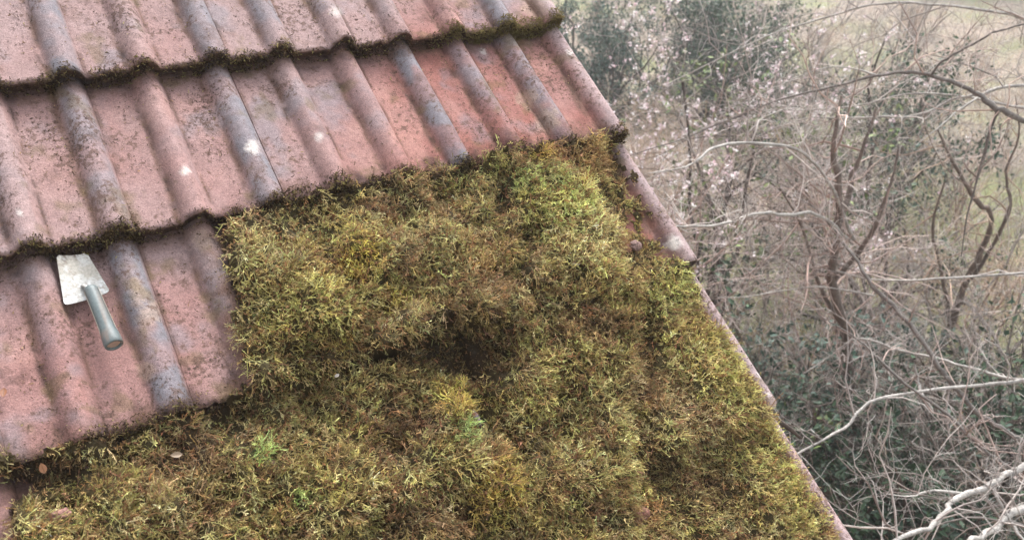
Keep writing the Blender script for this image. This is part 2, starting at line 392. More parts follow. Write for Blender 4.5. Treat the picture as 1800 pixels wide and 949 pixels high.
# ------------------------------------------------------------------ the moss
# patches of the blanket: (u, v, radius u, radius v, colour, strength, extra thickness)
OL, BR, YG, PL, GR, OC, DK, OR = [np.array(c) for c in
    ((.34, .29, .120), (.24, .165, .090), (.52, .475, .18), (.65, .59, .31), (.33, .48, .17), (.50, .39, .09), (.05, .036, .022), (.28, .15, .075))]
PATCH = [(960, 390, 90, 45, YG*1.15, .75, .012), (1000, 440, 80, 70, PL*1.05, .7, .016), (920, 345, 60, 30, GR*.9, .5, .004), (1060, 520, 60, 60, YG, .45, .008),
         (1145, 530, 45, 35, YG*1.1, .65, .012), (1165, 620, 40, 55, YG*1.1, .6, .010), (1240, 650, 50, 60, YG, .6, .012), (1200, 770, 70, 60, PL*.85, .5, .008),
         (1330, 820, 80, 90, YG*.95, .65, .010), (1290, 720, 60, 50, YG, .55, .008), (1400, 900, 60, 60, YG, .55, .004),
         (540, 560, 60, 55, YG*1.1, .7, .016), (500, 590, 40, 40, YG*1.2, .6, .010), (620, 480, 45, 40, OC*1.05, .8, .008), (690, 540, 40, 25, OC, .7, .008), (450, 470, 50, 50, PL*.7, .5, .004),
         (760, 440, 90, 60, PL*.72, .6, .010), (840, 470, 50, 50, OR*1.4, .35, .006), (700, 360, 70, 25, PL*.7, .5, .004), (480, 400, 70, 25, PL*.68, .55, .002),
         (930, 300, 22, 14, OC*1.1, .9, .006), (800, 325, 30, 20, GR*.7, .5, .004), (790, 720, 30, 40, OC*1.15, .8, .010), (795, 775, 35, 25, GR*1.15, .75, .008), (850, 860, 45, 40, OC, .7, .010), (855, 915, 40, 40, OC*.95, .6, .004),
         (960, 700, 80, 40, YG*.95, .6, .010), (1040, 730, 60, 40, PL*.7, .5, .006), (450, 815, 26, 18, GR*1.6, .95, .010), (525, 878, 28, 14, GR*1.25, .85, .004), (300, 870, 70, 40, OL*1.3, .5, .004),
         (180, 860, 60, 30, OC*.75, .5, .003), (560, 890, 60, 50, YG, .45, .004), (1000, 650, 80, 40, OL*1.2, .4, .004), (1060, 860, 60, 50, YG*.9, .5, .006), (660, 700, 80, 40, OL*1.3, .5, .008),
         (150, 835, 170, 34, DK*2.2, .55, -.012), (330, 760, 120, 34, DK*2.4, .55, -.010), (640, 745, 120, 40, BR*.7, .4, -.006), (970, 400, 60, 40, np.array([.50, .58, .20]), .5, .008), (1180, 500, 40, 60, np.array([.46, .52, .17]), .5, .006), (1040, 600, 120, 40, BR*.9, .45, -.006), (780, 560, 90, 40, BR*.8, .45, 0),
         (1120, 905, 26, 20, OR*1.7, .8, .004), (1470, 935, 40, 25, OR*1.2, .5, -.004),
         (1000, 290, 90, 28, OR*1.3, .6, -.006), (1080, 300, 60, 40, BR*1.5, .6, -.006), (1150, 350, 30, 30, BR*1.6, .5, -.004), (1085, 440, 30, 35, OR*1.1, .6, -.006), (1110, 400, 40, 25, OC*.8, .5, -.008), (1170, 460, 40, 25, YG*.8, .5, 0),
         (870, 385, 14, 55, DK*1.4, .8, -.020), (905, 455, 14, 30, DK*1.4, .7, -.018), (1082, 470, 10, 60, DK*1.6, .6, -.014), (930, 340, 20, 14, BR, .5, -.010),  # dark creases: shade between clumps painted into the moss colour
         (790, 610, 90, 30, DK, .8, -.030), (830, 645, 75, 42, OR*.62, .88, -.040), (720, 640, 50, 30, BR*.8, .6, -.02), (990, 590, 60, 20, BR*.8, .3, -.004), (640, 650, 60, 20, DK*1.3, .6, -.02),  # recess below the lip: its shadow painted into the dark tones, over brown soil
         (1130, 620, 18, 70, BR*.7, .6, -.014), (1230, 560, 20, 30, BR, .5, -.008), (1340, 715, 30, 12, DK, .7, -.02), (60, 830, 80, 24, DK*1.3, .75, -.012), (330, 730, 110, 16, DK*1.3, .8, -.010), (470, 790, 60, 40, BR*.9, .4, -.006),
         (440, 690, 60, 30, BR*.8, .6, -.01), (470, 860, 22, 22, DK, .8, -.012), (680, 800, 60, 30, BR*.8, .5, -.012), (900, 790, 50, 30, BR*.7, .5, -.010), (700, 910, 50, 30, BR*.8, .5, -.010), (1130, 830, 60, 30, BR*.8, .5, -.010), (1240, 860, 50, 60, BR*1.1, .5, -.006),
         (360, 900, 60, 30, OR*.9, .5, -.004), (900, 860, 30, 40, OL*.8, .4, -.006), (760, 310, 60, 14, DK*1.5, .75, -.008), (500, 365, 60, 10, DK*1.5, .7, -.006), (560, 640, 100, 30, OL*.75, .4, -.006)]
BARE = [(1148, 402, 20, 20, 14), (1176, 425, 13, 15, 8), (832, 742, 8, 26, 6), (105, 905, 16, 10, 3), (20, 860, 26, 14, 6), (560, 470, 1, 1, 0), (315, 805, 10, 5, 2)]
def moss_fields(x, s):
    """mask 0..1, thickness and colour of the moss at roof points"""
    P = RW(x, s, roof_h(x, s)); u, v = proj(P)
    nb = (fbm(x, s, 16, 301)-.5)*52+(fbm(x, s, 60, 303)-.5)*34
    sd = poly_sd(u, v)+nb*np.where(u > 1090, .45, 1)
    for (a, b, ru, rv, _) in BARE:
        q = np.hypot((u-a)/ru, (v-b)/rv)+.9*(fbm(x, s, 60, 307)-.5); sd = np.minimum(sd, (q-1)*min(ru, rv)*1.1)
    m = sstep(-2, 10, sd)
    n = course_of(s); t = s/G-(n-1)
    cl = fbm(x, s, 9, 311, 3); cl2 = fbm(x*1.0, s*.8, 26, 317, 3)
    cush = np.clip(1-np.abs(2*vn(x*7, s*5, 321)-1)*1.0, 0, 1)
    bil = 1-np.abs(2*fbm(x, s, 8, 323, 2)-1)*2.2; bil2 = 1-np.abs(2*vn(x*21+3, s*17, 325)-1)
    lump = (1-np.clip(bil, 0, 1)**2)*.9+.1
    th = .009+.036*sstep(.32, .68, cl)+.026*(lump-.2)+.015*bil2+.016*(cl2-.4)
    wr_ = sstep(820, 960, u)
    th = th*(.55+.55*sstep(.02, .45, t)*(1-wr_)+.5*wr_)+.030*wr_*sstep(.55, .0, t)    # thin right under a lip, fat on the tail of a tile
    th = th*sstep(0, 26, sd)**.6*sstep(-.03, -.12, x)**.4
    th = np.where(u > 1090, np.minimum(th, .03), th); vt_ = sstep(1010, 1100, u)*sstep(500, 440, v); th = th*(1-.6*vt_); m = m*(1-vt_*.8*sstep(.42, .62, fbm(x, s, 34, 361)))
    C = mixc(np.broadcast_to(BR*1.15, (*x.shape, 3)), OL*1.15, sstep(.28, .55, fbm(x, s, 14, 331)))
    C = mixc(C, YG*.85, sstep(.52, .72, fbm(x, s, 20, 337))*.75)
    C = mixc(C, PL*.85, sstep(.50, .70, fbm(x, s, 33, 341))*.65)
    C = mixc(C, OC*.9, sstep(.68, .80, fbm(x, s, 11, 347))*.35)
    C = mixc(C, OR*.9, sstep(.64, .78, fbm(x, s, 16, 349))*.35)
    dk = np.zeros(x.shape)
    for (a, b, ru, rv, c, am, dth) in PATCH:
        q = np.hypot((u-a)/ru, (v-b)/rv)+.75*(fbm(x, s, 30, int(a+b))-.5)
        k = sstep(1.25, .45, q)
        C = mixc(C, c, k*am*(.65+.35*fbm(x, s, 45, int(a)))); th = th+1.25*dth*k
    th = np.clip(th, .003, .085)*m
    return m, th, C, u, v, sd

def moss_z(x, s, th):
    # the cushions bridge the steps between courses a little
    n = course_of(s); t = s/G-(n-1)
    return T*t + T*sstep(.10, .0, t)*.55 + prof(x)*np.exp(-th/.03) - .010*(1-np.exp(-th/.03)) + th

def build_moss():
    parts = []
    # brown felted bed
    x0, x1, s0, s1 = -1.75, -.004, .30, 1.62
    xs = np.arange(x0, x1, .0045); ss = np.arange(s0, s1, .0045)
    X, S = np.meshgrid(xs, ss); m, th, C, u, v, sd = moss_fields(X, S)
    bed = np.clip(th*.72-.001, 0, 1); Z = moss_z(X, S, bed)+.003*(fbm(X, S, 120, 401)-.5)
    keep = m > .35
    a = np.arange(X.size).reshape(X.shape)
    k4 = keep[:-1, :-1] & keep[1:, :-1] & keep[1:, 1:] & keep[:-1, 1:]
    F = np.stack([a[:-1, :-1], a[1:, :-1], a[1:, 1:], a[:-1, 1:]], -1)[k4]
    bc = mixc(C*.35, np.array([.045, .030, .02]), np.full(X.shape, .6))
    used = np.zeros(X.size, bool); used[F.ravel()] = True; idx = np.cumsum(used)-1
    Vb = RW(X, S, np.where(keep, Z, roof_h(X, S)-.004)).reshape(-1, 3)[used]
    return Vb, idx[F], bc.reshape(-1, 3)[used]

def sprigs(P, D, L, Wd, Cb, Ct, nb=6, r=rng, seg=3, sub=.42, lat_axis=None, curl=.85):
    """feathery moss shoots: a curved stem ribbon with nb short side branches. P,D (n,3)"""
    n = len(P)
    D = D/np.linalg.norm(D, axis=1)[:, None]
    ra = r.normal(size=(n, 3)); S1 = np.cross(D, ra); S1 /= np.linalg.norm(S1, axis=1)[:, None]; N1 = np.cross(D, S1)
    cu = r.normal(0, curl, (n, 1))
    Vs, Fs, Cs = [], [], []
    off = 0
    K = seg+1; tt = np.linspace(0, 1, K)
    spine = []
    for t_ in tt:
        spine.append(P+D*(L[:, None]*t_)+N1*(L[:, None]*cu*t_*t_*.6)+S1*(L[:, None]*.12*math.sin(t_*5)*np.sign(cu)))
    spine = np.stack(spine, 1)                                # n,K,3
    wid = (Wd[:, None]*(1-.75*tt[None]**1.5))[..., None]*.5
    A = spine-S1[:, None]*wid; Bv = spine+S1[:, None]*wid
    V = np.stack([A, Bv], 2).reshape(n*K*2, 3)
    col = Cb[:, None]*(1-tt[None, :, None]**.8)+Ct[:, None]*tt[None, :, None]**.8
    Vs.append(V); Cs.append(np.repeat(col, 2, 1).reshape(-1, 3))
    base = (np.arange(n)*K*2)[:, None]
    for k in range(seg):
        Fs.append(base+np.array([2*k, 2*k+1, 2*k+3, 2*k+2]))
    off = n*K*2
    for b_ in range(nb):
        t_ = .25+.7*(b_+r.random((n, 1)))/nb; i = np.minimum((t_*seg).astype(int), seg-1)[:, 0]; f = t_*seg-i[:, None]
        ar = np.arange(n); o = spine[ar, i]*(1-f)+spine[ar, i+1]*f
        ang = r.random((n, 1))*6.283; side = S1*np.cos(ang)+N1*np.sin(ang)
        d = side*.8+D*.55+r.normal(0, .25, (n, 3)); d /= np.linalg.norm(d, axis=1)[:, None]
        l = L[:, None]*sub*(1.1-.75*t_)*(.6+.8*r.random((n, 1)))
        wv = np.cross(d, r.normal(size=(n, 3))); wv /= np.linalg.norm(wv, axis=1)[:, None]; ww = Wd[:, None]*.40
        mid = o+d*l*.55+D*l*.05; tip = o+d*l+D*l*.22
        V = np.stack([o-wv*ww*.7, o+wv*ww*.7, mid+wv*ww, mid-wv*ww, tip], 1).reshape(-1, 3)
        c0 = Cb*(1-t_*.7)+Ct*t_*.7; c1 = Ct*(1+.12*r.normal(size=(n, 1)))
        Vs.append(V); Cs.append(np.stack([c0, c0, c0*.3+c1*.7, c0*.3+c1*.7, c1], 1).reshape(-1, 3))
        bb = off+(np.arange(n)*5)[:, None]
        Fs.append(bb+np.array([0, 1, 2, 3])); Fs.append(('t', bb+np.array([3, 2, 4])))
        off += n*5
    q = [f for f in Fs if not isinstance(f, tuple)]; tr = [f[1] for f in Fs if isinstance(f, tuple)]
    return np.concatenate(Vs), [np.concatenate(q)]+([np.concatenate(tr)] if tr else []), np.clip(np.concatenate(Cs), 0, 1)

NS = 115000
x = rng.uniform(-1.75, -.004, NS); s = rng.uniform(.30, 1.62, NS)
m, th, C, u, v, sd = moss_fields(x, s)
k = (rng.random(NS) < m) & (v < 1120) & (th > .0015)
x, s, th, C, m = x[k], s[k], th[k], C[k], m[k]
e = .006
def zf(x, s): 
    m_, th_, *_r = moss_fields(x, s); return moss_z(x, s, th_)
dzx = (zf(x+e, s)-zf(x-e, s))/(2*e); dzs = (zf(x, s+e)-zf(x, s-e))/(2*e)
N = EN[None]-dzx[:, None]*EX[None]*.8+dzs[:, None]*EU[None]*.8
N /= np.linalg.norm(N, axis=1)[:, None]
depth = rng.random(len(x))**1.5*np.minimum(th, .02)
P = RW(x, s, moss_z(x, s, th)-.006-depth)
lay = fbm(x, s, 12, 501); la = (lay*12)[:, None]
D = N*.65+np.cos(la)*EX*.55+np.sin(la)*EU*.55-EU*.40+rng.normal(0, .42, (len(x), 3))
L = rng.uniform(.011, .027, len(x))*np.clip(.6+th/.035, .6, 1.25)
jit = np.exp(rng.normal(0, .34, (len(x), 1)))*np.exp(rng.normal(0, .07, (len(x), 3)))
brown_one = rng.random(len(x)) < .24
Ct = C*jit*1.35; Ct[brown_one] = (OR*.8+BR*.4)*jit[brown_one]
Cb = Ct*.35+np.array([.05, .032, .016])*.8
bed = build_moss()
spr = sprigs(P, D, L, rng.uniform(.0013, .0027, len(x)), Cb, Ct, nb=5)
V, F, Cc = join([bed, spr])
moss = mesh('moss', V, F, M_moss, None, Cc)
tag(moss, 'thick shaggy olive and brown moss blanket over the lower roof tiles', 'moss', None, 'stuff')

# thin moss and dirt growing along the bare tails and in the slots under them
xs_, ss_, hh_, cc_ = [], [], [], []
for n, xa, xb, dens in ((0, -2.1, -.0, 15000), (1, -2.1, -.0, 17000), (2, -2.1, -1.0, 8000)):
    x = rng.uniform(xa, xb, dens); g = fbm(x, x*0+n*3, 14, 601+n); pk = (x+.019)-np.round((x+.019)/W)*W
    mode = rng.random(dens)
    rich = sstep(.42, .70, g)*.7+.12
    if n == 0: rich = rich*.75+.8*sstep(-.42, -.25, x)*sstep(.45, .6, vn(x*14, x*0, 9))
    if n == 1: rich = rich+.8*sstep(-1.0, -.85, x)
    keepp = np.where(mode < .40, rng.random(dens) < rich*.8, rng.random(dens) < .10+rich*.9)
    x = x[keepp]; mode = mode[keepp]; rich = rich[keepp]; q = rng.random(len(x))
    top = mode < .40
    s = np.where(top, n*G-q**1.8*(.010+.016*rich), n*G+.001+.010*np.where(mode > .8, q, 0))
    h = np.where(top, T*.985+prof(x)+.0005, np.where(mode > .8, prof(x)+.001+q*.008, T*.97+prof(x)-THK*q*1.15))
    xs_.append(x); ss_.append(s); hh_.append(h); cc_.append(rich)
x, s, h = map(np.concatenate, (xs_, ss_, hh_))
rich = np.concatenate(cc_)
D = EN*.7-EU*.7+rng.normal(0, .6, (len(x), 3)); L = rng.uniform(.003, .008, len(x))*(.8+.7*np.clip(rich, 0, 1))
pick = rng.random(len(x)); Ct = np.where(pick[:, None] < .55, DK*1.4, np.where(pick[:, None] < .85, BR*.8, OL*.9))*np.exp(rng.normal(0, .3, (len(x), 1)))
gx = (x > -.36) & (s < .1); Ct[gx] = Ct[gx]*.5+OL*.5
V, F, Cc = sprigs(RW(x, s, h), D, L, rng.uniform(.0012, .0028, len(x)), Ct*.6, Ct, nb=3)
o = mesh('lip_moss', V, F, M_moss, None, Cc); tag(o, 'thin dark moss and dirt clinging along the tails of the bare tile courses', 'moss', None, 'stuff')

# crumbs of dead moss and dirt scattered on the swept tiles
NC = 34000
x = rng.uniform(-1.95, -.01, NC); s = rng.uniform(-.25, 1.25, NC)
P0 = RW(x, s, roof_h(x, s)); u, v = proj(P0); sdv = poly_sd(u, v)
near = sstep(-70, 0, sdv)**1.5
kx = np.round((x+.019)/W); dd = x+.019-kx*W
pr = (.35+1.1*sstep(.42, .68, fbm(x, s, 10, 701)))*(.18+.9*np.exp(-((dd+.052)/.022)**2)+.3*np.exp(-((dd-.04)/.012)**2))+near*.8
k = (rng.random(NC) < pr) & (sdv < 8)
x, s = x[k], s[k]; n = len(x)
big = rng.random(n)
D = EN*.15+rng.normal(0, 1, (n, 3))*np.array([1, 1, 1]); D -= EN*((D@EN)[:, None])*.75
Ct = np.where(big[:, None] < .6, DK*1.6, np.where(big[:, None] < .9, BR*1.0, OL*1.0))*np.exp(rng.normal(0, .35, (n, 1)))
V, F, Cc = sprigs(RW(x, s, roof_h(x, s)+.0012), D, rng.uniform(.0015, .006, n)*(.6+rng.random(n)**4*1.6), rng.uniform(.001, .0024, n), Ct, Ct, nb=2)
o = mesh('moss_crumbs', V, F, M_moss, None, Cc); tag(o, 'dark crumbs of dead moss and grit scattered over the swept tiles', 'moss crumbs', None, 'stuff')
#SECTION2
# ------------------------------------------------------------------ the trowel
def RP(u, v, h): xx, s_ = roof_at(u, v, h); return RW(xx, s_, h)
def build_trowel():
    hb = .006
    tl, tr, br, bl = RP(99, 450, -.004), RP(153, 446, -.002), RP(194, 514, .004), RP(113, 538, .000)
    c0 = (tl+tr+br+bl)/4
    root = empty('trowel', c0); tag(root, 'small steel trowel with worn square blade and grey-green rubber handle lying on the red tiles', 'trowel')
    nrm = np.cross(br-tl, tr-bl); nrm /= np.linalg.norm(nrm)
    if nrm@EN < 0: nrm = -nrm
    # blade: a thin plate, slightly dished, with rounded corners and nicks along its tip
    nu, nv = 26, 34
    a = np.linspace(0, 1, nu); b = np.linspace(0, 1, nv); A, Bq = np.meshgrid(a, b)
    Q = tl*(1-A[..., None])*(1-Bq[..., None])+tr*A[..., None]*(1-Bq[..., None])+br*A[..., None]*Bq[..., None]+bl*(1-A[..., None])*Bq[..., None]
    wdir = (br-bl)/np.linalg.norm(br-bl); ldir = ((bl+br)-(tl+tr)); ldir /= np.linalg.norm(ldir)
    edge = np.minimum(np.minimum(A, 1-A)*.08, np.minimum(Bq, 1-Bq)*.12)
    for (ca, cb, sa, sb) in ((0, 0, 1, 1), (1, 0, -1, 1), (0, 1, 1, -1), (1, 1, -1, -1)):
        da = np.abs(A-ca)*.075; db = np.abs(Bq-cb)*.11; r_ = .006
        k = np.clip(1-np.maximum(da, db)/r_, 0, 1)*np.clip(1-np.minimum(da, db)/r_, 0, 1)
        Q = Q+wdir*(sa*k*.0022)[..., None]+ldir*(sb*k*.0022)[..., None]
    Q = Q+ldir*((Bq < .01)*.0016*(vn(A*9, A*0, 5)-.3))[..., None]
    Q = Q+nrm*(.0035*(A-.5)**2*4-.002+.002*np.abs(A-.5))[..., None]
    top = (Q+nrm*.0009).reshape(-1, 3); bot = (Q-nrm*.0009).reshape(-1, 3)
    g = np.arange(nu*nv).reshape(nv, nu)
    F1 = np.stack([g[:-1, :-1], g[1:, :-1], g[1:, 1:], g[:-1, 1:]], -1).reshape(-1, 4)
    loop = np.concatenate([g[0], g[1:, -1], g[-1, ::-1][1:], g[::-1, 0][1:-1]])
    Fe = np.stack([loop, np.roll(loop, -1), np.roll(loop, -1)+nu*nv, loop+nu*nv], 1)
    w1 = fbm(A, Bq*1.5, 4, 5); w2 = fbm(A, Bq*1.3, 18, 9)
    base = np.broadcast_to(np.array([.38, .38, .365]), (nv, nu, 3))
    col = mixc(base, np.array([.30, .285, .25]), np.clip(sstep(.3, .6, w1)*sstep(1.0, .55, Bq)*.9, 0, 1))     # dried mortar film in the middle
    col = mixc(col, np.array([.60, .62, .64]), sstep(.5, .7, w2)*sstep(.45, .8, Bq)*.8)
    col = mixc(col, np.array([.12, .08, .06]), sstep(.56, .68, fbm(A, Bq, 12, 15))*sstep(.35, .0, Bq)*.9)
    col = mixc(col, np.array([.20, .15, .12]), sstep(.68, .76, fbm(A, Bq, 22, 17))*.6).reshape(-1, 3)
    M_blade = mat('worn_steel', .48, [(260, .75, 1.2, 4)], [(500, .0003, 3)], spec=.6); M_blade.node_tree.nodes['Principled BSDF'].inputs['Metallic'].default_value = .45
    mesh('blade', np.concatenate([top, bot]), [F1, (F1+nu*nv)[:, ::-1], Fe], M_blade, root, np.concatenate([col, col*.6]), smooth=False)
    # handle: an oval grip with a waist, flaring to a round butt
    p0, p1 = RP(159, 507, .016), RP(201, 607, .040)
    ax = (p1-p0); Lh = np.linalg.norm(ax); ax /= Lh
    sd_ = np.cross(nrm, ax); sd_ /= np.linalg.norm(sd_); up = np.cross(ax, sd_)
    if up@EN < 0: up = -up
    K = 32
    def loft(st, colr, name, m, par, a0=0, a1=2*math.pi, off=0.0, closed=True):
        ang = np.linspace(a0, a1, K, endpoint=not closed)
        V = np.concatenate([p0+ax*(t_*Lh)+sd_*((1.26*rw+off)*np.cos(ang))[:, None]+up*((1.26*rh+off)*np.sin(ang))[:, None] for (t_, rw, rh) in st])
        n_ = len(st); gg = np.arange(n_*K).reshape(n_, K)
        if closed: gg = np.concatenate([gg, gg[:, :1]], 1)
        Fq = np.stack([gg[:-1, :-1], gg[:-1, 1:], gg[1:, 1:], gg[1:, :-1]], -1).reshape(-1, 4)
        cc = V@EX; dd_ = V@EU
        dirt = sstep(.50, .72, fbm(cc, dd_, 90, 31))[:, None]*.6; ccol = np.array(colr)*(1-dirt)+np.array([.20, .14, .11])*dirt
        return mesh(name, V, Fq, m, par, ccol, smooth=True)
    M_rub = mat('rubber_grip', .5, [(180, .82, 1.15, 3)], [(700, .0002, 3)], spec=.45)
    st = [(-.02, .0008, .0008), (-.02, .0075, .0062), (0, .0092, .0078), (.04, .0098, .0086), (.3, .0100, .0092), (.6, .0104, .0096), (.74, .0108, .0100), (.82, .0122, .0114), (.93, .0130, .0122), (.985, .0128, .0121), (1.0, .0120, .0113), (1.0, .0098, .0092), (.965, .0092, .0086)]
    h = loft(st, np.array([.115, .145, .15]), 'handle', M_rub, root)
    # pale hard-plastic seam bands down both sides of the grip
    M_seam = mat('seam_plastic', .5, [(90, .8, 1.1, 3)], spec=.4)
    for s_ in (0, 1):
        mid = .33 if s_ == 0 else math.pi-.33
        stt = [(t_, rw, rh) for (t_, rw, rh) in [(.05, .0098, .0086), (.3, .0100, .0092), (.6, .0104, .0096), (.74, .0108, .0100), (.80, .0119, .0111)]]
        loft(stt, np.array([.52, .48, .42]), 'seam', M_seam, h, mid-.13, mid+.13, .0009, closed=False)
    # butt plug, dished and muddy
    ang = np.linspace(0, 2*math.pi, K, endpoint=False)
    V = [p0+ax*(.968*Lh)]
    for (rr, t_) in ((.004, .968), (.0112, .972)): V += [p0+ax*(t_*Lh)+sd_*(rr*math.cos(q))+up*(rr*.94*math.sin(q)) for q in ang]
    F3 = np.array([(0, 1+(i+1) % K, 1+i) for i in range(K)]); F4 = np.array([(1+i, 1+(i+1) % K, 1+K+(i+1) % K, 1+K+i) for i in range(K)])
    mesh('butt_plug', np.array(V), [F3, F4], M_seam, h, np.broadcast_to(np.array([.46, .33, .27]), (len(V), 3)))
    # tang: the bent steel neck from the blade into the grip
    q0 = (tl+tr)*.15+(bl+br)*.35+nrm*.0015; q1 = p0-ax*.004; q2 = p0+ax*.012
    ks = np.linspace(0, 1, 12); C_ = np.array([(1-k)**2*q0+2*k*(1-k)*(q0*.4+q1*.6+nrm*.001)+k*k*q2 for k in ks]); ang8 = np.linspace(0, 2*math.pi, 10, endpoint=False)
    V = np.concatenate([c+sd_*(.0045*np.cos(ang8))[:, None]+up*(.003*np.sin(ang8))[:, None] for c in C_]); gg = np.arange(120).reshape(12, 10); gg = np.concatenate([gg, gg[:, :1]], 1)
    mesh('tang', V, np.stack([gg[:-1, :-1], gg[:-1, 1:], gg[1:, 1:], gg[1:, :-1]], -1).reshape(-1, 4), M_blade, root, np.broadcast_to(np.array([.4, .39, .37]), (120, 3)), smooth=True)
build_trowel()

# ------------------------------------------------------------------ small things on the roof
def leaf_mesh(name, c, size, yaw, tilt, color, label, cat, curl=.35, asp=.6):
    a = np.linspace(-1, 1, 9); b = np.linspace(0, 1, 15); A, Bq = np.meshgrid(a, b)
    wd = np.sin(np.clip(Bq*1.02, 0, 1)*math.pi)**.75*(1-.25*Bq)*asp*.5*(1+.06*np.sin(Bq*38))
    X = A*wd; Y = Bq-.5; Z = curl*(X*X*2.2)+.25*curl*(Y*Y)+.02*np.abs(A)
    V = np.stack([X, Y, Z], -1).reshape(-1, 3)*size
    cy, sy, ct, st_ = math.cos(yaw), math.sin(yaw), math.cos(tilt), math.sin(tilt)
    V = V@np.array([[1, 0, 0], [0, ct, st_], [0, -st_, ct]])@np.array([[cy, sy, 0], [-sy, cy, 0], [0, 0, 1]])
    Vw = V[:, :1]*EX+V[:, 1:2]*EU+V[:, 2:]*EN
    g = np.arange(V.shape[0]).reshape(15, 9)
    F = np.stack([g[:-1, :-1], g[:-1, 1:], g[1:, 1:], g[1:, :-1]], -1).reshape(-1, 4)
    col = mixc(np.broadcast_to(np.array(color), (*A.shape, 3)), np.array(color)*.5, np.exp(-(A/.12)**2)*.6+.4*sstep(.55, .75, fbm(A, Bq, 6, int(yaw*9)))).reshape(-1, 3)
    o = mesh(name, Vw, F, M_leaf, None, col, smooth=True); o.location = Vector(c); return tag(o, label, cat)
leaf_mesh('dead_leaf', RP(75, 822, .036), .022, .15, .9, (.42, .22, .13), 'small upright tan dead leaf at the moss edge below the bare tile corner', 'leaf')
leaf_mesh('dead_leaf', RP(1471, 938, .008), .018, 2.2, .15, (.62, .40, .16), 'small orange-yellow dead leaf lying on the roof verge', 'leaf', asp=.8)
leaf_mesh('dead_leaf', RP(6, 690, .008), .020, 2.9, .3, (.26, .11, .055), 'rust-brown dead leaf lying in the tile trough left of the trowel', 'leaf')
leaf_mesh('dead_leaf', RP(592, 660, .05), .012, 1.9, .2, (.55, .50, .45), 'tiny pale dead leaf on the moss in the middle of the roof', 'leaf')
leaf_mesh('dead_leaf', RP(310, 799, .042), .020, 1.4, .1, (.30, .22, .15), 'small dry brown leaf flake on the dark moss left of the bright green tuft', 'leaf')
def stone(name, c, r_, sq, color, label, cat, seed):
    bpy_v = []; nu, nv = 26, 16
    th_ = np.linspace(0, 2*math.pi, nu, endpoint=False); ph = np.linspace(.02, math.pi-.02, nv)
    TH, PH = np.meshgrid(th_, ph)
    rad = 1+.55*(fbm(np.cos(TH)*np.sin(PH)+3, np.sin(TH)*np.sin(PH)+np.cos(PH)*.7+5, 2.2, seed)-.5)+.16*(fbm(TH, PH, 6, seed+1)-.5)
    V = np.stack([np.cos(TH)*np.sin(PH)*rad*sq[0], np.sin(TH)*np.sin(PH)*rad*sq[1], np.cos(PH)*rad*sq[2]], -1).reshape(-1, 3)*r_
    g = np.arange(nu*nv).reshape(nv, nu); g = np.concatenate([g, g[:, :1]], 1)
    F = np.stack([g[:-1, :-1], g[1:, :-1], g[1:, 1:], g[:-1, 1:]], -1).reshape(-1, 4)
    col = mixc(np.broadcast_to(np.array(color), (*TH.shape, 3)), np.array(color)*.45, sstep(.4, .7, fbm(TH, PH, 3, seed+5))).reshape(-1, 3)
    o = mesh(name, V[:, :1]*EX+V[:, 1:2]*EU+V[:, 2:]*EN, F, M_tile, None, col, smooth=True); o.location = Vector(c); return tag(o, label, cat)
stone('tile_fragment', RP(1128, 903, .046), .017, (1, .8, .6), (.27, .13, .10), 'pinkish-red tile fragment half sunk in the moss near the bottom right', 'tile fragment', 3)
stone('tile_fragment', RP(107, 905, .036), .013, (1.2, .8, .5), (.34, .19, .16), 'small pink tile chip in the dark moss at the bottom left', 'tile fragment', 8)
stone('tile_fragment', RP(1118, 432, .044), .015, (1, .9, .5), (.30, .20, .18), 'dusty mauve tile flake in the moss beside the bare red strip', 'tile fragment', 12)
stone('clod', RP(470, 822, .044), .016, (1.2, .8, .5), (.20, .14, .09), 'brown lump of soil in the moss beside the bright green tuft', 'clod', 15)
stone('tile_fragment', RP(838, 735, .044), .012, (.5, 1.6, .4), (.26, .21, .22), 'narrow mauve tile sliver standing in the moss right of the ochre patch', 'tile fragment', 22)

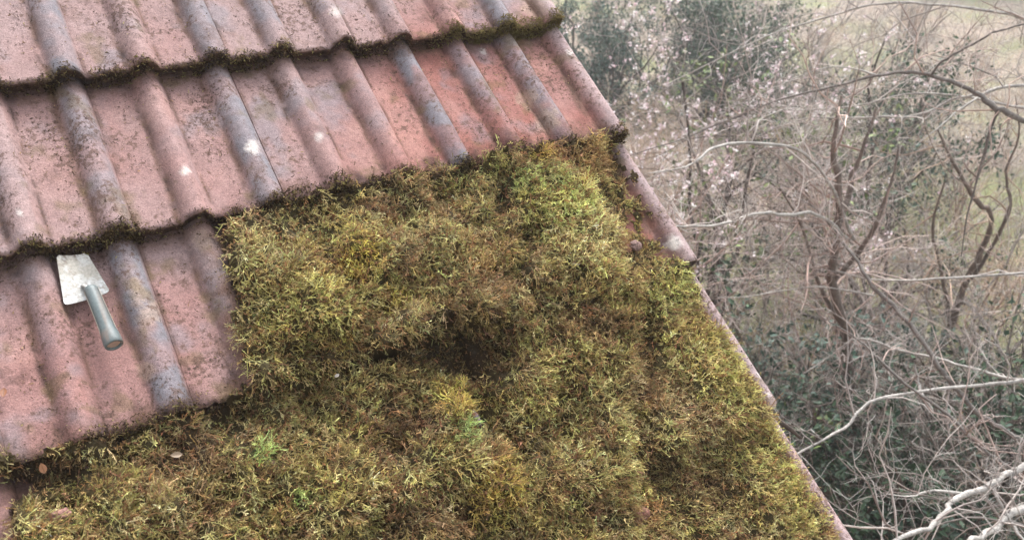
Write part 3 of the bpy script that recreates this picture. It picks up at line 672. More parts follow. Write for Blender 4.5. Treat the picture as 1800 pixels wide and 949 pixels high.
# ------------------------------------------------------------------ ground
GP = [(ground_at(u, v), rr) for (u, v, rr) in ((1310, 520, 1.3), (1240, 470, 1.2), (1700, 600, 1.3), (1790, 570, 1.6), (1640, 340, 1.5), (1420, 560, .9), (1760, 480, 1.5), (1500, 230, 1.6), (1350, 700, .7))]
def green(x, y):
    g = (fbm(x, y, .42, 831)-.5)*3-.15
    for p, rr in GP: g = g+1.5*np.exp(-((x-p[0])**2+(y-p[1])**2)/rr**2)
    return np.clip(g*1.3+.3, 0, 1)
def ground():
    xs = np.concatenate([np.linspace(-400, -8, 14), np.linspace(-6, 60, 130), np.linspace(65, 420, 14)]); ys = np.concatenate([np.linspace(-400, -8, 14), np.linspace(-6, 60, 130), np.linspace(65, 420, 14)])
    X, Y = np.meshgrid(xs, ys); nearm = sstep(80, 50, np.hypot(X-10, Y-15))
    Z = (.35*(fbm(X, Y, .25, 901)-.5)+.12*(fbm(X, Y, 1.1, 903)-.5))*nearm*sstep(.5, 2.5, np.maximum(X, -X-4.5)+0*Y)
    g = np.arange(X.size).reshape(X.shape)
    m = bpy.data.materials.new('ground'); m.use_nodes = True; t = m.node_tree; b = t.nodes['Principled BSDF']; b.inputs['Roughness'].default_value = .95
    co = t.nodes.new('ShaderNodeTexCoord')
    def noise(sc_, det=5):
        n = t.nodes.new('ShaderNodeTexNoise'); n.inputs['Scale'].default_value = sc_; n.inputs['Detail'].default_value = det; n.inputs['Roughness'].default_value = .7; t.links.new(co.outputs['Object'], n.inputs['Vector']); return n
    def ramp(src, pts):
        r = t.nodes.new('ShaderNodeValToRGB'); e = r.color_ramp.elements
        e[0].position, e[0].color = pts[0][0], (*pts[0][1], 1); e[1].position, e[1].color = pts[-1][0], (*pts[-1][1], 1)
        for p, c in pts[1:-1]: q = e.new(p); q.color = (*c, 1)
        t.links.new(src, r.inputs[0]); return r
    r1 = ramp(noise(9).outputs['Fac'], [(.3, (.14, .10, .08)), (.45, (.30, .24, .19)), (.55, (.44, .36, .29)), (.7, (.24, .18, .14))])
    r2 = ramp(noise(24).outputs['Fac'], [(.3, (.12, .14, .06)), (.5, (.26, .28, .13)), (.7, (.38, .37, .20))])
    mk = t.nodes.new('ShaderNodeAttribute'); mk.attribute_name = 'tint'
    mx = t.nodes.new('ShaderNodeMix'); mx.data_type = 'RGBA'; t.links.new(mk.outputs[0], mx.inputs[0]); t.links.new(r1.outputs[0], mx.inputs[6]); t.links.new(r2.outputs[0], mx.inputs[7])
    t.links.new(mx.outputs[2], b.inputs['Base Color'])
    bp = t.nodes.new('ShaderNodeBump'); bp.inputs['Distance'].default_value = .05; t.links.new(noise(30).outputs['Fac'], bp.inputs['Height']); t.links.new(bp.outputs[0], b.inputs['Normal'])
    o = mesh('ground', np.stack([X, Y, Z], -1).reshape(-1, 3), np.stack([g[:-1, :-1], g[:-1, 1:], g[1:, 1:], g[1:, :-1]], -1).reshape(-1, 4), m, None, np.repeat(green(X, Y).reshape(-1, 1), 3, 1), smooth=True)
    o['kind'] = 'structure'
ground()

# ------------------------------------------------------------------ trees and shrubs
def tubes(paths, sides=3):
    """paths: list of (pts (k,3), radii (k,), col0, col1)"""
    out = []; groups = {}
    for p in paths: groups.setdefault(len(p[0]), []).append(p)
    for K, ps in groups.items():
        P = np.array([p[0] for p in ps], float); R = np.array([p[1] for p in ps], float)
        c0 = np.array([p[2] for p in ps], float); c1 = np.array([p[3] for p in ps], float)
        Tn = np.gradient(P, axis=1); Tn /= np.linalg.norm(Tn, axis=2, keepdims=True)+1e-9
        ref = np.where(np.abs(Tn[:, :1, 2:3]) > .8, np.array([1., 0, 0]), np.array([0, 0, 1.]))
        A = np.cross(Tn, ref); A /= np.linalg.norm(A, axis=2, keepdims=True)+1e-9; Bv = np.cross(Tn, A)
        ang = np.arange(sides)*2*math.pi/sides
        V = P[:, :, None]+R[:, :, None, None]*(A[:, :, None]*np.cos(ang)[:, None]+Bv[:, :, None]*np.sin(ang)[:, None])
        n = len(ps); idx = np.arange(n*K*sides).reshape(n, K, sides); nx = np.roll(idx, -1, 2)
        F = np.stack([idx[:, :-1], nx[:, :-1], nx[:, 1:], idx[:, 1:]], -1).reshape(-1, 4)
        tt = np.linspace(0, 1, K)[None, :, None]; C = c0[:, None]*(1-tt)+c1[:, None]*tt
        out.append((V.reshape(-1, 3), F, np.repeat(C.reshape(-1, 3), sides, 0)))
    return join(out)
PALE = np.array([.45, .43, .405]); GREYB = np.array([.32, .295, .275]); DARKB = np.array([.085, .068, .058]); PINKB = np.array([.40, .275, .225]); TANB = np.array([.46, .37, .28]); MAUV = np.array([.45, .39, .365])
def grow(out, p, d, L, r0, lvl, maxl, R, up=.0, wob=.28, kids=(4, 6), ratio=.55, cols=(GREYB, PALE), seg=None, spread=.9, fine=None, pos0=.25):
    k = seg or max(4, int(7-lvl)); pts = [p]; dd = d/np.linalg.norm(d); step = L/(k-1)
    for i in range(k-1):
        dd = dd+np.array([R.gauss(0, wob), R.gauss(0, wob), R.gauss(0, wob)+up]); dd = dd/np.linalg.norm(dd); pts.append(pts[-1]+dd*step)
    pts = np.array(pts); rad = np.linspace(r0, r0*.35, k)*np.array([R.uniform(.82, 1.22) for _ in range(k)])
    cA, cB = cols
    jit = math.exp(R.gauss(0, .22))
    a = min(1, lvl/max(1, maxl)); c0 = (cA*(1-a)+cB*a)*jit; c1 = (cA*(1-min(1, a+.3))+cB*min(1, a+.3))*jit
    out.setdefault(lvl, []).append((pts, rad, c0, c1))
    if lvl < maxl:
        for _ in range(R.randint(*kids)):
            t = R.uniform(pos0, .98)*(k-1); i = min(int(t), k-2); f = t-i; q = pts[i]*(1-f)+pts[i+1]*f
            base = pts[i+1]-pts[i]; base = base/np.linalg.norm(base)
            nd = base*.75+spread*np.array([R.gauss(0, .6), R.gauss(0, .6), R.gauss(0, .6)])
            grow(out, q, nd, L*ratio*R.uniform(.6, 1.25), max(fine or .0015, rad[i]*R.uniform(.4, .62)), lvl+1, maxl, R, up, wob*1.1, kids, ratio, cols, None, spread, fine, .1)
def tips(out, lvls, R, n):
    P = [];
    allp = [p for l in lvls for p in out.get(l, [])]
    for _ in range(n):
        p = allp[R.randrange(len(allp))]; pts = p[0]; t = R.uniform(.2, 1)*(len(pts)-1); i = min(int(t), len(pts)-2); f = t-i; P.append(pts[i]*(1-f)+pts[i+1]*f)
    return np.array(P)
def leaves(P, size, cols, r, fold=.25, asp=.5, sdv=.03, droop=.3):
    """small folded leaves: 2 quads each"""
    n = len(P); P = P+r.normal(0, sdv, (n, 3)); d = r.normal(size=(n, 3)); d[:, 2] -= droop; d /= np.linalg.norm(d, axis=1)[:, None]
    up = r.normal(size=(n, 3))*.6+np.array([0, 0, 1.]); sd_ = np.cross(d, up); sd_ /= np.linalg.norm(sd_, axis=1)[:, None]; nn = np.cross(sd_, d)
    L = (size*r.uniform(.6, 1.3, n))[:, None]; w_ = L*asp*.5
    a = P; m_ = P+d*L*.45; tip = P+d*L
    V = np.stack([a, m_+sd_*w_+nn*w_*fold, tip, m_-sd_*w_+nn*w_*fold], 1).reshape(-1, 3)
    C = cols[r.integers(0, len(cols), n)]*np.exp(r.normal(0, .2, (n, 1)))
    F = (np.arange(n)*4)[:, None]
    return V, [np.concatenate([F+np.array([0, 1, 2]), F+np.array([0, 2, 3])])], np.clip(np.repeat(C, 4, 0), 0, 1)
def link_copy(src, loc, rz, sc_=1.0, label=None, group=None):
    c = src.copy(); sc.collection.objects.link(c); c.location = Vector(loc); c.rotation_euler = (0, 0, rz); c.scale = (sc_,)*3
    for k_, v_ in (('label', label), ('group', group)):
        if v_: c[k_] = v_
    for ch in list(src.children):
        d = ch.copy(); sc.collection.objects.link(d); d.parent = c
    return c
def plant(name, loc, out, split, label, cat, group=None, extra=()):
    """a tree or shrub thing: trunk part (levels below split), crown part (the rest), further leaf parts"""
    root = empty(name, loc); tag(root, label, cat, group)
    lo = [p for l in out for p in out[l] if l < split]; hi = [p for l in out for p in out[l] if l >= split]
    V, F, C = tubes(lo, 6); mesh('trunk', V, F, M_bark, root, np.clip(C, 0, 1), smooth=True)
    if hi: V, F, C = tubes(hi, 3); mesh('crown', V, F, M_twig, root, np.clip(C, 0, 1), smooth=True)
    for (nm, (V, F, C), m_) in extra: mesh(nm, V, F, m_, root, C)
    return root

# --- the tree whose limbs reach in from the right
def px_path(L, n_=4):
    """limb through (u, v, depth, radius mm) stations, smoothed"""
    P = np.array([at(u, v, d) for (u, v, d, r) in L]); r = np.array([q[3] for q in L])/1000
    out, rr = [], []
    m_ = len(P)
    for i in range(m_-1):
        p0, p1, p2, p3 = P[max(i-1, 0)], P[i], P[i+1], P[min(i+2, m_-1)]
        for t in np.linspace(0, 1, n_, endpoint=False):
            out.append(.5*((2*p1)+(-p0+p2)*t+(2*p0-5*p1+4*p2-p3)*t*t+(-p0+3*p1-3*p2+p3)*t**3)); rr.append(r[i]*(1-t)+r[i+1]*t)
    out.append(P[-1]); rr.append(r[-1]); return np.array(out), np.array(rr)
def limb_tree(name, limbs, label, seed, side=(2, 4), Ls=.55, maxl=3, cols=(GREYB, PALE), trunkcols=None, twigcols=(MAUV, PALE), group=None, spread=.9, step=.16, r1=.0042):
    R = random.Random(seed); out = {}
    for L in limbs:
        c = cols[0] if len(L) == 2 and L[1] == 'd' else cols[1]; st = L[0] if len(L) == 2 and isinstance(L[1], str) else L
        P, r = px_path(st)
        # slight knobbly wobble of the limb
        wob = np.array([[R.gauss(0, 1) for _ in range(3)] for _ in range(len(P))])*np.minimum(r, .02)[:, None]*.35; wob[0] = 0
        P = P+wob
        r = r*np.array([R.uniform(.9, 1.14) for _ in r])
        out.setdefault(0, []).append((P, r, c*.95, c*1.05))
        Ltot = np.linalg.norm(np.diff(P, axis=0), axis=1).sum()
        for i in range(int(Ltot/step)):
            t = R.uniform(.02, .99)*(len(P)-1); k = min(int(t), len(P)-2); f = t-k; q = P[k]*(1-f)+P[k+1]*f
            b = P[k+1]-P[k]; b = b/np.linalg.norm(b)*(1 if R.random() < .3 else -1)
            nd = b*.3+np.array([R.gauss(0, .5), R.gauss(0, .5), R.gauss(.12, .5)])-.25*CR[0]
            grow(out, q, nd, Ls*R.uniform(.35, 1.3), min(r1*R.uniform(.7, 1.6), r[k]*.7), 1, maxl, R, .02, .32, side, .5, twigcols, 6, spread, .0016, .1)
    base = np.array([limbs[0][0] if not isinstance(limbs[0][1], str) else limbs[0][0][0]])
    return out
TB = at(2260, 520, 5.3); TB0 = np.array([TB[0], TB[1], 0.])
NEAR = [
 [(2255, 560, 5.3, 48), (2020, 720, 4.8, 32), (1800, 820, 4.3, 16), (1773, 831, 4.25, 15), (1731, 855, 4.2, 16), (1673, 881, 4.1, 13), (1655, 908, 4.0, 11.5), (1621, 931, 3.9, 11.5), (1568, 951, 3.8, 9), (1490, 985, 3.7, 8), (1400, 1000, 3.6, 4)],
 [(2255, 700, 5.3, 40), (2000, 850, 4.7, 26), (1800, 900, 4.2, 18), (1757, 920, 4.1, 17), (1712, 952, 4.0, 15), (1640, 1000, 3.9, 11), (1540, 1060, 3.8, 6)],
 [(1745, 850, 4.22, 9), (1757, 885, 4.15, 8), (1790, 935, 4.1, 7), (1830, 990, 4.0, 4)],
 [(1700, 868, 4.15, 8), (1640, 862, 4.1, 5), (1600, 872, 4.05, 3), (1560, 868, 4.0, 2)],
 [(2255, 640, 5.3, 24), (1980, 700, 5.4, 15), (1789, 668, 5.6, 9), (1726, 652, 5.7, 9), (1663, 634, 5.8, 9), (1584, 616, 5.9, 8), (1510, 595, 6.0, 7), (1463, 623, 6.1, 5), (1415, 655, 6.1, 3)],
 [(2255, 450, 5.3, 22), (1980, 470, 5.3, 13), (1800, 481, 5.5, 8), (1650, 490, 5.6, 7), (1537, 492, 5.8, 5), (1480, 478, 6, 4), (1400, 452, 6.2, 2)],
 [(1537, 520, 5.8, 6), (1450, 505, 5.8, 4.5), (1380, 510, 5.8, 4), (1310, 522, 5.8, 3), (1262, 522, 5.8, 2)],
 [(2255, 600, 5.3, 22), (1960, 640, 5.2, 14), (1800, 668, 5.0, 10), (1700, 679, 4.9, 8), (1594, 692, 4.8, 8), (1526, 708, 4.7, 8), (1484, 752, 4.6, 7.5), (1410, 792, 4.5, 5), (1385, 805, 4.5, 3)],
 [(1608, 640, 5.1, 7), (1614, 671, 5.1, 9), (1621, 692, 5.05, 9), (1640, 724, 5.0, 7)],
 [(2255, 250, 5.3, 28), (2040, 140, 5.2, 18), (1880, 60, 5.3, 12), (1740, 20, 5.4, 9), (1627, 7, 5.5, 8), (1532, 9, 5.6, 8), (1461, 28, 5.7, 7), (1366, 57, 5.8, 5), (1271, 100, 5.9, 4), (1170, 150, 6, 2)],
 [(2255, 290, 5.3, 20), (2000, 160, 5.2, 12), (1800, 150, 5.2, 9), (1726, 166, 5.2, 9), (1674, 175, 5.3, 8), (1613, 202, 5.4, 7), (1494, 208, 5.6, 5), (1409, 209, 5.8, 4), (1330, 240, 5.9, 2)],
 [(1726, 168, 5.2, 6), (1690, 190, 5.1, 5), (1650, 225, 5.0, 4), (1610, 255, 5.0, 2)],
 [(1800, 190, 5.1, 8), (1679, 168, 5.3, 6), (1594, 166, 5.4, 5), (1503, 187, 5.6, 4.5), (1409, 194, 5.8, 4), (1314, 197, 6, 3), (1220, 232, 6.1, 2)],
 [(1541, 133, 5.0, 6), (1480, 118, 5.1, 4), (1420, 128, 5.2, 4), (1340, 162, 5.3, 3), (1280, 180, 5.4, 2)],
 [(1380, 172, 5.2, 4), (1385, 190, 5.2, 4), (1345, 205, 5.2, 3), (1314, 234, 5.2, 2)],
]
NEARD = [
 [(2255, 1000, 5.3, 34), (2000, 900, 5.2, 22), (1800, 776, 5.1, 14), (1736, 739, 5.1, 13.5), (1700, 708, 5.1, 13), (1652, 645, 5.1, 13), (1600, 571, 5.2, 12), (1537, 503, 5.3, 11), (1500, 450, 5.4, 9), (1466, 408, 5.5, 7), (1437, 370, 5.6, 6), (1395, 345, 5.8, 4)],
 [(2255, 1040, 5.3, 24), (1960, 930, 4.8, 13), (1773, 821, 4.6, 9), (1715, 776, 4.6, 8.5), (1652, 718, 4.7, 8), (1594, 676, 4.8, 7), (1537, 623, 4.9, 6), (1500, 590, 5.0, 4), (1440, 555, 5.1, 2)],
 [(2255, 360, 5.3, 38), (2000, 270, 5.0, 26), (1800, 209, 4.8, 17), (1745, 185, 4.8, 15), (1703, 156, 4.85, 12), (1641, 135, 4.9, 10), (1603, 127, 4.95, 9), (1541, 133, 5, 8), (1466, 152, 5.1, 6.5), (1375, 175, 5.2, 5.5), (1295, 204, 5.3, 5), (1200, 244, 5.4, 4), (1110, 272, 5.5, 2)],
 [(1636, 134, 4.9, 8), (1655, 110, 4.8, 6), (1698, 85, 4.7, 6), (1745, 59, 4.6, 5), (1800, 43, 4.5, 4.5), (1900, 15, 4.4, 3)],
 [(1755, 190, 4.8, 10), (1738, 240, 4.9, 9), (1722, 300, 5.0, 8), (1700, 380, 5.1, 5), (1690, 450, 5.2, 3)],
]
TR = [[tuple([2262, 1500, 5.3, 1])]]
out = limb_tree('bare_tree', NEAR, '', 3, Ls=.55, maxl=3, cols=(PALE, PALE), twigcols=(MAUV*.95, PALE*.85), step=.15)
o2 = limb_tree('bare_tree', NEARD, '', 4, Ls=.5, maxl=3, cols=(GREYB*.62, GREYB*.62), twigcols=(PINKB, MAUV), step=.2)
for l, p in o2.items(): out.setdefault(l, []).extend(p)
tp = np.array([TB0+np.array([.25*math.sin(z*.9), .2*math.cos(z*1.3)-.2, z-.15]) if z < 99 else 0 for z in np.linspace(0, 7.2, 26)])
tp[:, :2] += (TB-TB0)[:2]*0
out[0].append((tp, np.linspace(.19, .06, 26)*np.array([1+.06*math.sin(i*2.1) for i in range(26)]), GREYB*.8, GREYB))
for p in out[0]: p[0][:] = p[0]
plant('bare_tree', TB0, out, 1, 'large bare tree whose pale lichen-grey limbs reach in over the garden from the right edge', 'tree')

def depth_of(P): return (P-CPOS)@CR[2]
# --- the tree with the dark upright stem in the middle of the garden
g1 = ground_at(1510, 800); D1 = depth_of(g1)
MID = [[(1512, 812, D1, 55), (1500, 700, D1-.9, 46), (1486, 600, D1-1.6, 40), (1484, 576, D1-1.8, 36), (1463, 492, D1-2.3, 30), (1475, 410, D1-2.7, 21), (1470, 327, D1-3.0, 22), (1466, 247, D1-3.2, 14), (1480, 170, D1-3.3, 7)],
       [(1475, 410, D1-2.7, 24), (1490, 350, D1-2.7, 20), (1503, 294, D1-2.8, 16), (1518, 261, D1-2.9, 11), (1540, 190, D1-3, 6)],
       [(1463, 492, D1-2.3, 20), (1520, 430, D1-2.6, 16), (1560, 340, D1-3, 11), (1580, 260, D1-3.1, 6)],
       [(1484, 576, D1-1.8, 22), (1440, 500, D1-2.2, 12), (1410, 400, D1-2.6, 8), (1370, 330, D1-2.8, 5)]]
MIDP = [[(1500, 420, D1-2.7, 12), (1451, 313, D1-3.2, 9), (1399, 263, D1-3.5, 9), (1314, 251, D1-3.7, 8), (1252, 261, D1-3.9, 7), (1228, 280, D1-4, 6), (1196, 296, D1-4.1, 4), (1140, 305, D1-4.2, 2)],
        [(1490, 420, D1-2.8, 12), (1437, 377, D1-3.2, 10), (1380, 378, D1-3.5, 9), (1328, 375, D1-3.8, 8), (1271, 394, D1-4, 7), (1200, 398, D1-4.2, 5), (1150, 395, D1-4.3, 3)]]
out = limb_tree('bare_tree', MID, '', 13, Ls=.75, maxl=3, cols=(DARKB*2.0+.04, DARKB*2.0+.04), twigcols=(PINKB, MAUV), step=.14, r1=.006)
o2 = limb_tree('bare_tree', MIDP, '', 14, Ls=.5, maxl=3, cols=(PALE, PALE*.9), twigcols=(MAUV*1.2, PALE), step=.12)
for l, p in o2.items(): out.setdefault(l, []).extend(p)
plant('bare_tree', (g1[0], g1[1], 0), out, 1, 'slender bare tree with dark upright forked stem in the middle of the overgrown garden', 'tree')
g2 = ground_at(1625, 690); D2 = depth_of(g2)
RGT = [[(1625, 700, D2, 50), (1650, 620, D2-.7, 40), (1672, 570, D2-1, 36), (1692, 508, D2-1.5, 30), (1725, 440, D2-2, 25), (1745, 385, D2-2.3, 20), (1717, 351, D2-2.5, 20), (1684, 304, D2-2.7, 14), (1650, 230, D2-2.9, 7)],
       [(1705, 490, D2-1.6, 20), (1748, 425, D2-2.1, 17), (1775, 360, D2-2.5, 13), (1768, 300, D2-2.7, 10), (1792, 240, D2-2.9, 7), (1785, 170, D2-3, 4)],
       [(1672, 570, D2-1, 24), (1655, 480, D2-1.6, 16), (1640, 400, D2-2, 12), (1660, 320, D2-2.3, 7)]]
out = limb_tree('bare_tree', RGT, '', 23, Ls=.8, maxl=3, cols=(DARKB*2.3, DARKB*2.3), twigcols=(PINKB, TANB), step=.2, r1=.006)
plant('bare_tree', (g2[0], g2[1], 0), out, 1, 'crooked dark-stemmed bare tree standing behind the forked one, towards the right edge', 'tree')

# --- shrubs: builders
nrg = np.random.default_rng(77)
def bare_shrub(name, loc, H, seed, stems, cols, label, cat, group=None, flowers=0, kids=(4, 6), maxl=3, spread=.9, r0=.016):
    R = random.Random(seed); out = {}
    for i in range(stems):
        a = R.uniform(0, 6.283); b = np.array([loc[0]+R.gauss(0, .12*H/2), loc[1]+R.gauss(0, .12*H/2), loc[2]-.05])
        d = np.array([math.cos(a)*R.uniform(.1, .8), math.sin(a)*R.uniform(.1, .8), 1.])
        grow(out, b, d, H*R.uniform(.6, 1.05), r0*R.uniform(.6, 1.2), 0, maxl, R, .03, .17, kids, .5, cols, 8, spread, .0022, .2)
    ex = []
    if flowers:
        tp_ = tips(out, [maxl-1, maxl], R, flowers*3); tp_ = tp_[np.argsort(-tp_[:, 2]+.5*vn(tp_[:, 0]*3, tp_[:, 1]*3+tp_[:, 2]*2, 3))][:flowers]
        V, F, C = leaves(np.repeat(tp_, 5, 0), .025, np.array([(.78, .70, .73), (.85, .82, .82), (.72, .55, .60)]), nrg, asp=.9, sdv=.010, droop=-.2)
        ex.append(('blossom', (V, F, C), M_petal))
    return plant(name, loc, out, 1, label, cat, group, ex)
def evergreen(name, loc, H, Rw, n, size, cols, label, cat, seed, group=None, asp=.5, stems=14, shape=1.0):
    R = random.Random(seed); r = np.random.default_rng(seed); out = {}
    for i in range(stems):
        a = R.uniform(0, 6.283); d = np.array([math.cos(a)*R.uniform(.1, 1.1)*Rw/H*1.6, math.sin(a)*R.uniform(.1, 1.1)*Rw/H*1.6, 1.])
        grow(out, np.array([loc[0], loc[1], loc[2]-.05]), d, H*R.uniform(.55, 1.0), .03, 0, 3, R, .02, .2, (4, 6), .5, (DARKB, DARKB*1.3), 8, .9, .003, .15)
    P = tips(out, [1, 2, 3], R, n//14)
    P = np.repeat(P, 14, 0)
    V, F, C = leaves(P, size, np.array(cols), r, asp=asp, sdv=size*1.0)
    return plant(name, loc, out, 1, label, cat, group, [('foliage', (V, F, C), M_leaf)])
def gpt(u, v):
    p = ground_at(u, v); return (p[0], p[1], -.02)
def below(u, v, d):
    p = at(u, v, d); return (p[0], p[1], -.02), p[2]

# blossoming shrubs, top left of the garden
for (u, v, d, k_, lb) in ((1085, 60, 8.6, 31, 'bare twiggy shrub dotted with pinkish-white blossom, nearest the top corner of the roof verge'),
                          (1175, 120, 8.0, 32, 'lower blossoming shrub with mauve twigs, just right of the first blossom shrub')):
    l, z = below(u, v, d); bare_shrub('blossom_shrub', l, z+(.25 if k_ == 31 else -.2), k_, 10, (PINKB*.9, MAUV*1.15), lb, 'shrub', 'blossoming shrubs by the verge', 1000 if k_ == 31 else 220, kids=(4, 6), maxl=3)
# evergreens
GRN = [(.022, .050, .024), (.035, .075, .035), (.05, .10, .05), (.028, .06, .04)]
TEAL = [(.025, .065, .045), (.05, .11, .08), (.035, .08, .055), (.09, .15, .12)]
LIT = [(.14, .20, .06), (.20, .26, .09), (.10, .15, .05)]
l, z = below(1060, 30, 18); evergreen('evergreen_shrub', l, z+1.0, 2.6, 22000, .075, TEAL, 'dark blue-green evergreen behind the blossom at the top corner of the roof', 'shrub', 41, asp=.35, stems=20)
l, z = below(1260, 20, 18.5); evergreen('evergreen_shrub', l, z+.8, 2.8, 22000, .08, GRN, 'dark evergreen behind the second blossom shrub, at the top edge', 'shrub', 42, stems=18)
l, z = below(1290, 130, 9.2); evergreen('evergreen_shrub', l, z+.25, .55, 1400, .075, LIT, 'small yellow-green leafy shrub right of the blossom', 'shrub', 43, stems=7)
l, z = below(1590, 60, 12.5); evergreen('evergreen_shrub', l, z+.5, .9, 4500, .08, GRN, 'dark green shrub behind the bare limbs near the top centre-right', 'shrub', 44, stems=10)
l, z = below(1500, 830, 6.0); evergreen('evergreen_shrub', l, z+.55, .75, 7000, .065, GRN, 'dense dark green laurel-like shrub low beside the verge at the bottom', 'shrub', 45, asp=.5, stems=18)
l, z = below(1440, 780, 6.6); evergreen('evergreen_shrub', l, z+.35, .6, 5500, .065, GRN, 'dark green shrub half hidden by the verge under the broken twig', 'shrub', 46, stems=12)
l, z = below(1550, 620, 7.5); evergreen('evergreen_shrub', l, z+.25, .7, 3000, .075, TEAL, 'bluish-green broad-leaved shrub at the foot of the dark forked stem', 'shrub', 47, stems=11)
l, z = below(1400, 640, 7.6); evergreen('evergreen_shrub', l, z+.2, .6, 3200, .07, TEAL, 'sparse bluish-green shrub beside the lower verge', 'shrub', 48, stems=9)
l, z = below(1790, 740, 6.2); evergreen('evergreen_shrub', l, z+.3, .7, 4200, .065, GRN, 'dark green shrub at the lower right edge behind the pale limbs', 'shrub', 49, stems=12)
l, z = below(1410, 700, 6.6); evergreen('evergreen_shrub', l, z+.12, .3, 900, .055, LIT, 'small grey-green leafy shrub right of the verge corner with the broken twig', 'shrub', 50, stems=6)
l, z = below(1690, 880, 6.0); evergreen('evergreen_shrub', l, z+.25, .7, 2600, .065, GRN, 'dark green shrub under the thick pale limb at the bottom', 'shrub', 51, stems=11)
l, z = below(1600, 240, 9.0); evergreen('evergreen_shrub', l, z+.15, .45, 1500, .07, GRN, 'small dark green shrub behind the arching limb', 'shrub', 52, stems=7)

# scrub bushes: five kinds, copied through the overgrown garden
KINDS = [('bare_bush', 1.9, 9, (PINKB, MAUV), 'tangled mauve-brown bare bush in the overgrown garden'),
         ('bare_bush', 1.6, 11, (TANB, PALE), 'tangled tan and grey bare bush in the overgrown garden'),
         ('bare_bush', 2.4, 8, (GREYB, MAUV*1.1), 'taller grey bare bush in the overgrown garden'),
         ('bare_bush', 1.3, 12, (PINKB*1.1, TANB*1.2), 'low reddish-tan bramble bush in the overgrown garden'),
         ('bare_bush', 2.0, 9, (DARKB*1.6, GREYB), 'dark grey-stemmed bare bush in the overgrown garden')]
GROUPS = ['mauve-brown bare bushes', 'tan and grey bare bushes', 'taller grey bare bushes', 'low reddish-tan bramble bushes', 'dark grey-stemmed bare bushes']
protos = []
R = random.Random(99); cnt = 0
spots = []
for v, n_ in ((60, 6), (110, 6), (170, 6), (240, 5), (320, 5), (410, 4), (510, 4), (620, 4), (740, 4), (880, 4), (1040, 3)):
    u0 = 960+max(0, v-40)*.5
    for i in range(n_):
        u = u0+(2080-u0)*(i+R.uniform(.1, .9))/n_; p = ground_at(u, v+R.uniform(-25, 25))
        if p[0] < .9: continue
        spots.append((p[0], p[1]))
for i in range(12):   # further ground either side of the view
    x_, y_ = R.uniform(1.4, 30), R.uniform(-6, 34)
    spots.append((x_, y_))
for i, (x_, y_) in enumerate(spots):
    k_ = i % 5; nm, H, st, cols, lb = KINDS[k_]
    if i < 5:
        protos.append(bare_shrub(nm, (x_, y_, -.02), H, 200+i, st, cols, lb, 'bush', GROUPS[k_], kids=(4, 6), maxl=3))
    else:
        link_copy(protos[k_], (x_, y_, -.02), R.uniform(0, 6.28), R.uniform(.75, 1.25))

# far trees round the garden
R2 = random.Random(7)
def far_tree(loc, H, seed, green, label, group):
    R = random.Random(seed); r = np.random.default_rng(seed); out = {}
    L0 = np.array([loc[0], loc[1], -.1]); grow(out, L0, np.array([0, 0, 1.]), H*.7, .16, 0, 4, R, .02, .10, (6, 8), .55, (GREYB*.6, MAUV*.9), 9, .9, .006, .25)
    ex = []
    if green:
        P = np.repeat(tips(out, [1, 2, 3], R, 2600), 5, 0); ex = [('foliage', leaves(P, .16, np.array(GRN), r, sdv=.2), M_leaf)]
    return plant('evergreen_tree' if green else 'bare_tree', loc, out, 1, label, 'tree', group, ex)
ft = [far_tree((26, 30, 0), 8, 301, False, 'bare tree in the line of trees closing the far end of the garden', 'bare trees at the far end'),
      far_tree((14, 36, 0), 7.5, 302, True, 'dark evergreen tree in the line closing the far end of the garden', 'evergreen trees at the far end')]
for i in range(22):
    a = math.radians(-4+i*4.1); d = R2.uniform(32, 46); link_copy(ft[1 if i % 3 == 0 else 0], (d*math.sin(a)+1, d*math.cos(a), 0), R2.uniform(0, 6.28), R2.uniform(.8, 1.3))

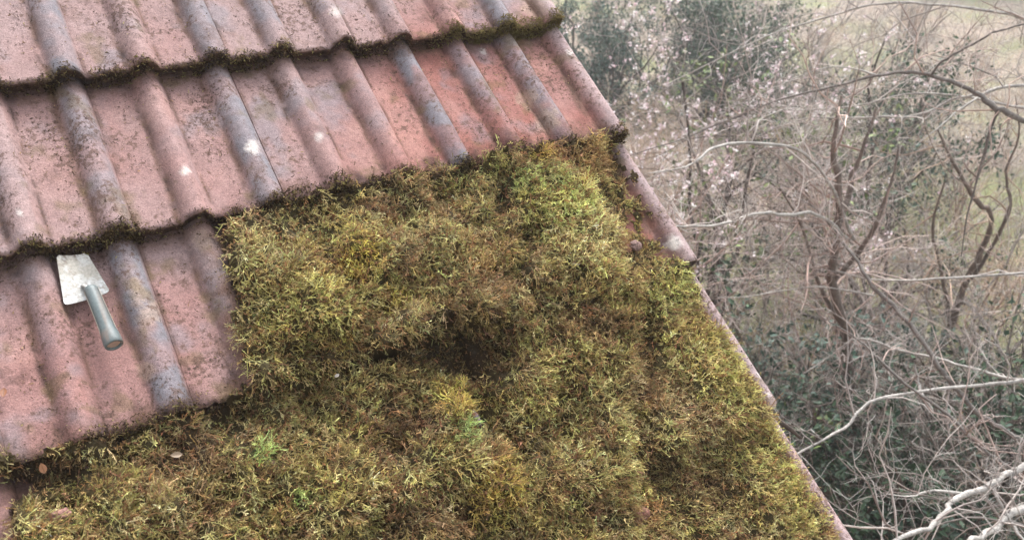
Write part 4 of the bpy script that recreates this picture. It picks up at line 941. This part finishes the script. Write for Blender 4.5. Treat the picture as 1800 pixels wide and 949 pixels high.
# undergrowth: arching dead stems, and grass
def region(n, r, x0=.7, x1=26, y0=-5, y1=34):
    # denser near the house, as the eye meets it
    rad = 3+r.random(n)**1.35*32; a = r.uniform(-.9, 1.9, n); return CPOS[0]+rad*np.sin(a), CPOS[1]+rad*np.cos(a)
def undergrowth():
    n = 25000; r = np.random.default_rng(5); X, Y = region(n, r); k = (X > .35); X, Y = X[k], Y[k]; n = len(X)
    keep = fbm(X, Y, .5, 811) > .36; X, Y = X[keep], Y[keep]; n = len(X)
    K = 6; tt = np.linspace(0, 1, K); a = r.uniform(0, 6.283, n); L = r.uniform(.35, 1.5, n)*(.6+.8*fbm(X, Y, .4, 813)); h = L*r.uniform(.25, .85, n); a2 = a+r.normal(0, .8, n)
    P = np.stack([X[:, None]+L[:, None]*.8*(np.cos(a)[:, None]*tt*(1-tt*.5)+np.cos(a2)[:, None]*tt**2*.5), Y[:, None]+L[:, None]*.8*(np.sin(a)[:, None]*tt*(1-tt*.5)+np.sin(a2)[:, None]*tt**2*.5), h[:, None]*np.sin(tt*r.uniform(1.2, 2.9, n)[:, None])], -1)
    P[:, 1:] += r.normal(0, .03, (n, K-1, 3))
    pal = np.array([PINKB*1.05, TANB*1.1, MAUV*1.15, PALE, TANB*1.3, GREYB, (.42, .28, .13)]); C = pal[r.integers(0, 7, n)]*np.exp(r.normal(0, .25, (n, 1)))
    rr = np.linspace(.0045, .0018, K)
    V, F, Cc = tubes([(P[i], rr*(1+.5*((i*37) % 10)/10), C[i]*.8, C[i]*1.15) for i in range(n)], 3)
    o = mesh('undergrowth', V, F, M_twig, None, np.clip(Cc, 0, 1)); tag(o, 'tangle of dead bracken, bramble stems and dry stalks covering the garden floor', 'undergrowth', None, 'stuff')
    # low leaves: bramble and ivy on the ground
    n = 26000; X, Y = region(n, r); k = (X > .3) & (fbm(X, Y, .55, 821)+.25*fbm(X, Y, 3, 823) > .62); X, Y = X[k], Y[k]
    V, F, Cc = leaves(np.stack([X, Y, r.uniform(.02, .35, len(X))], -1), .06, np.array([(.06, .11, .045), (.12, .17, .06), (.05, .09, .06), (.22, .2, .10), (.28, .16, .08)]), r, asp=.7, sdv=.05)
    o = mesh('bramble_leaves', V, F, M_leaf, None, Cc); tag(o, 'scattered low bramble and ivy leaves over the garden floor', 'ground cover', None, 'stuff')
    n = 90000; X, Y = region(n, r); k = (X > .3) & (r.random(n) < green(X, Y)); X, Y = X[k], Y[k]; n = len(X)
    a = r.uniform(0, 6.283, n); h = r.uniform(.06, .22, n); dx = np.cos(a); dy = np.sin(a); b = np.stack([X, Y, 0*X-.02+.1*0], -1)
    tip = b+np.stack([dx*h*.7, dy*h*.7, h], -1); sd_ = np.stack([-dy, dx, 0*dx], -1)*.004
    md = b+np.stack([dx*h*.2, dy*h*.2, h*.62], -1)
    V = np.stack([b-sd_, b+sd_, md+sd_, md-sd_, tip], 1).reshape(-1, 3); C = np.array([(.25, .28, .11), (.36, .36, .17), (.18, .25, .09), (.45, .39, .24)])[r.integers(0, 4, n)]*np.exp(r.normal(0, .2, (n, 1)))
    bb = (np.arange(n)*5)[:, None]
    o = mesh('grass', V, [bb+np.array([0, 1, 2, 3]), bb+np.array([3, 2, 4])], M_leaf, None, np.clip(np.repeat(C, 5, 0), 0, 1)); tag(o, 'pale winter grass between the bushes', 'grass', None, 'stuff')
undergrowth()

# the broken twig caught under the verge, and a yellow leaf hanging in the twigs beyond
P, r = px_path([(1322, 706, 2.30, 4), (1345, 722, 2.33, 6), (1372, 742, 2.36, 7), (1393, 757, 2.39, 6), (1408, 770, 2.42, 3)])
V, F, C = tubes([(P, r, DARKB, DARKB*1.2)], 7)
o = mesh('broken_twig', V, F, M_bark, None, C, smooth=True); tag(o, 'short dark broken twig wedged under the verge tile corner', 'twig')

# ------------------------------------------------------------------ thin haze added to lift the background and lower its contrast
hz = bpy.data.materials.new('haze'); hz.use_nodes = True; t = hz.node_tree; t.nodes.clear()
pv = t.nodes.new('ShaderNodeVolumePrincipled'); pv.inputs['Color'].default_value = (.93, .93, .96, 1); pv.inputs['Density'].default_value = .0038; pv.inputs['Anisotropy'].default_value = .2
mo = t.nodes.new('ShaderNodeOutputMaterial'); t.links.new(pv.outputs[0], mo.inputs['Volume'])
V = np.array([(x, y, z) for z in (-1.6, 14.0) for (x, y) in ((-405, -405), (425, -405), (425, 425), (-405, 425))])
F = np.array([(3, 2, 1, 0), (4, 5, 6, 7), (0, 1, 5, 4), (1, 2, 6, 5), (2, 3, 7, 6), (3, 0, 4, 7)])
o = mesh('haze', V, F, hz); o['kind'] = 'stuff'; tag(o, 'thin haze volume added over the garden to lift the background', 'haze')
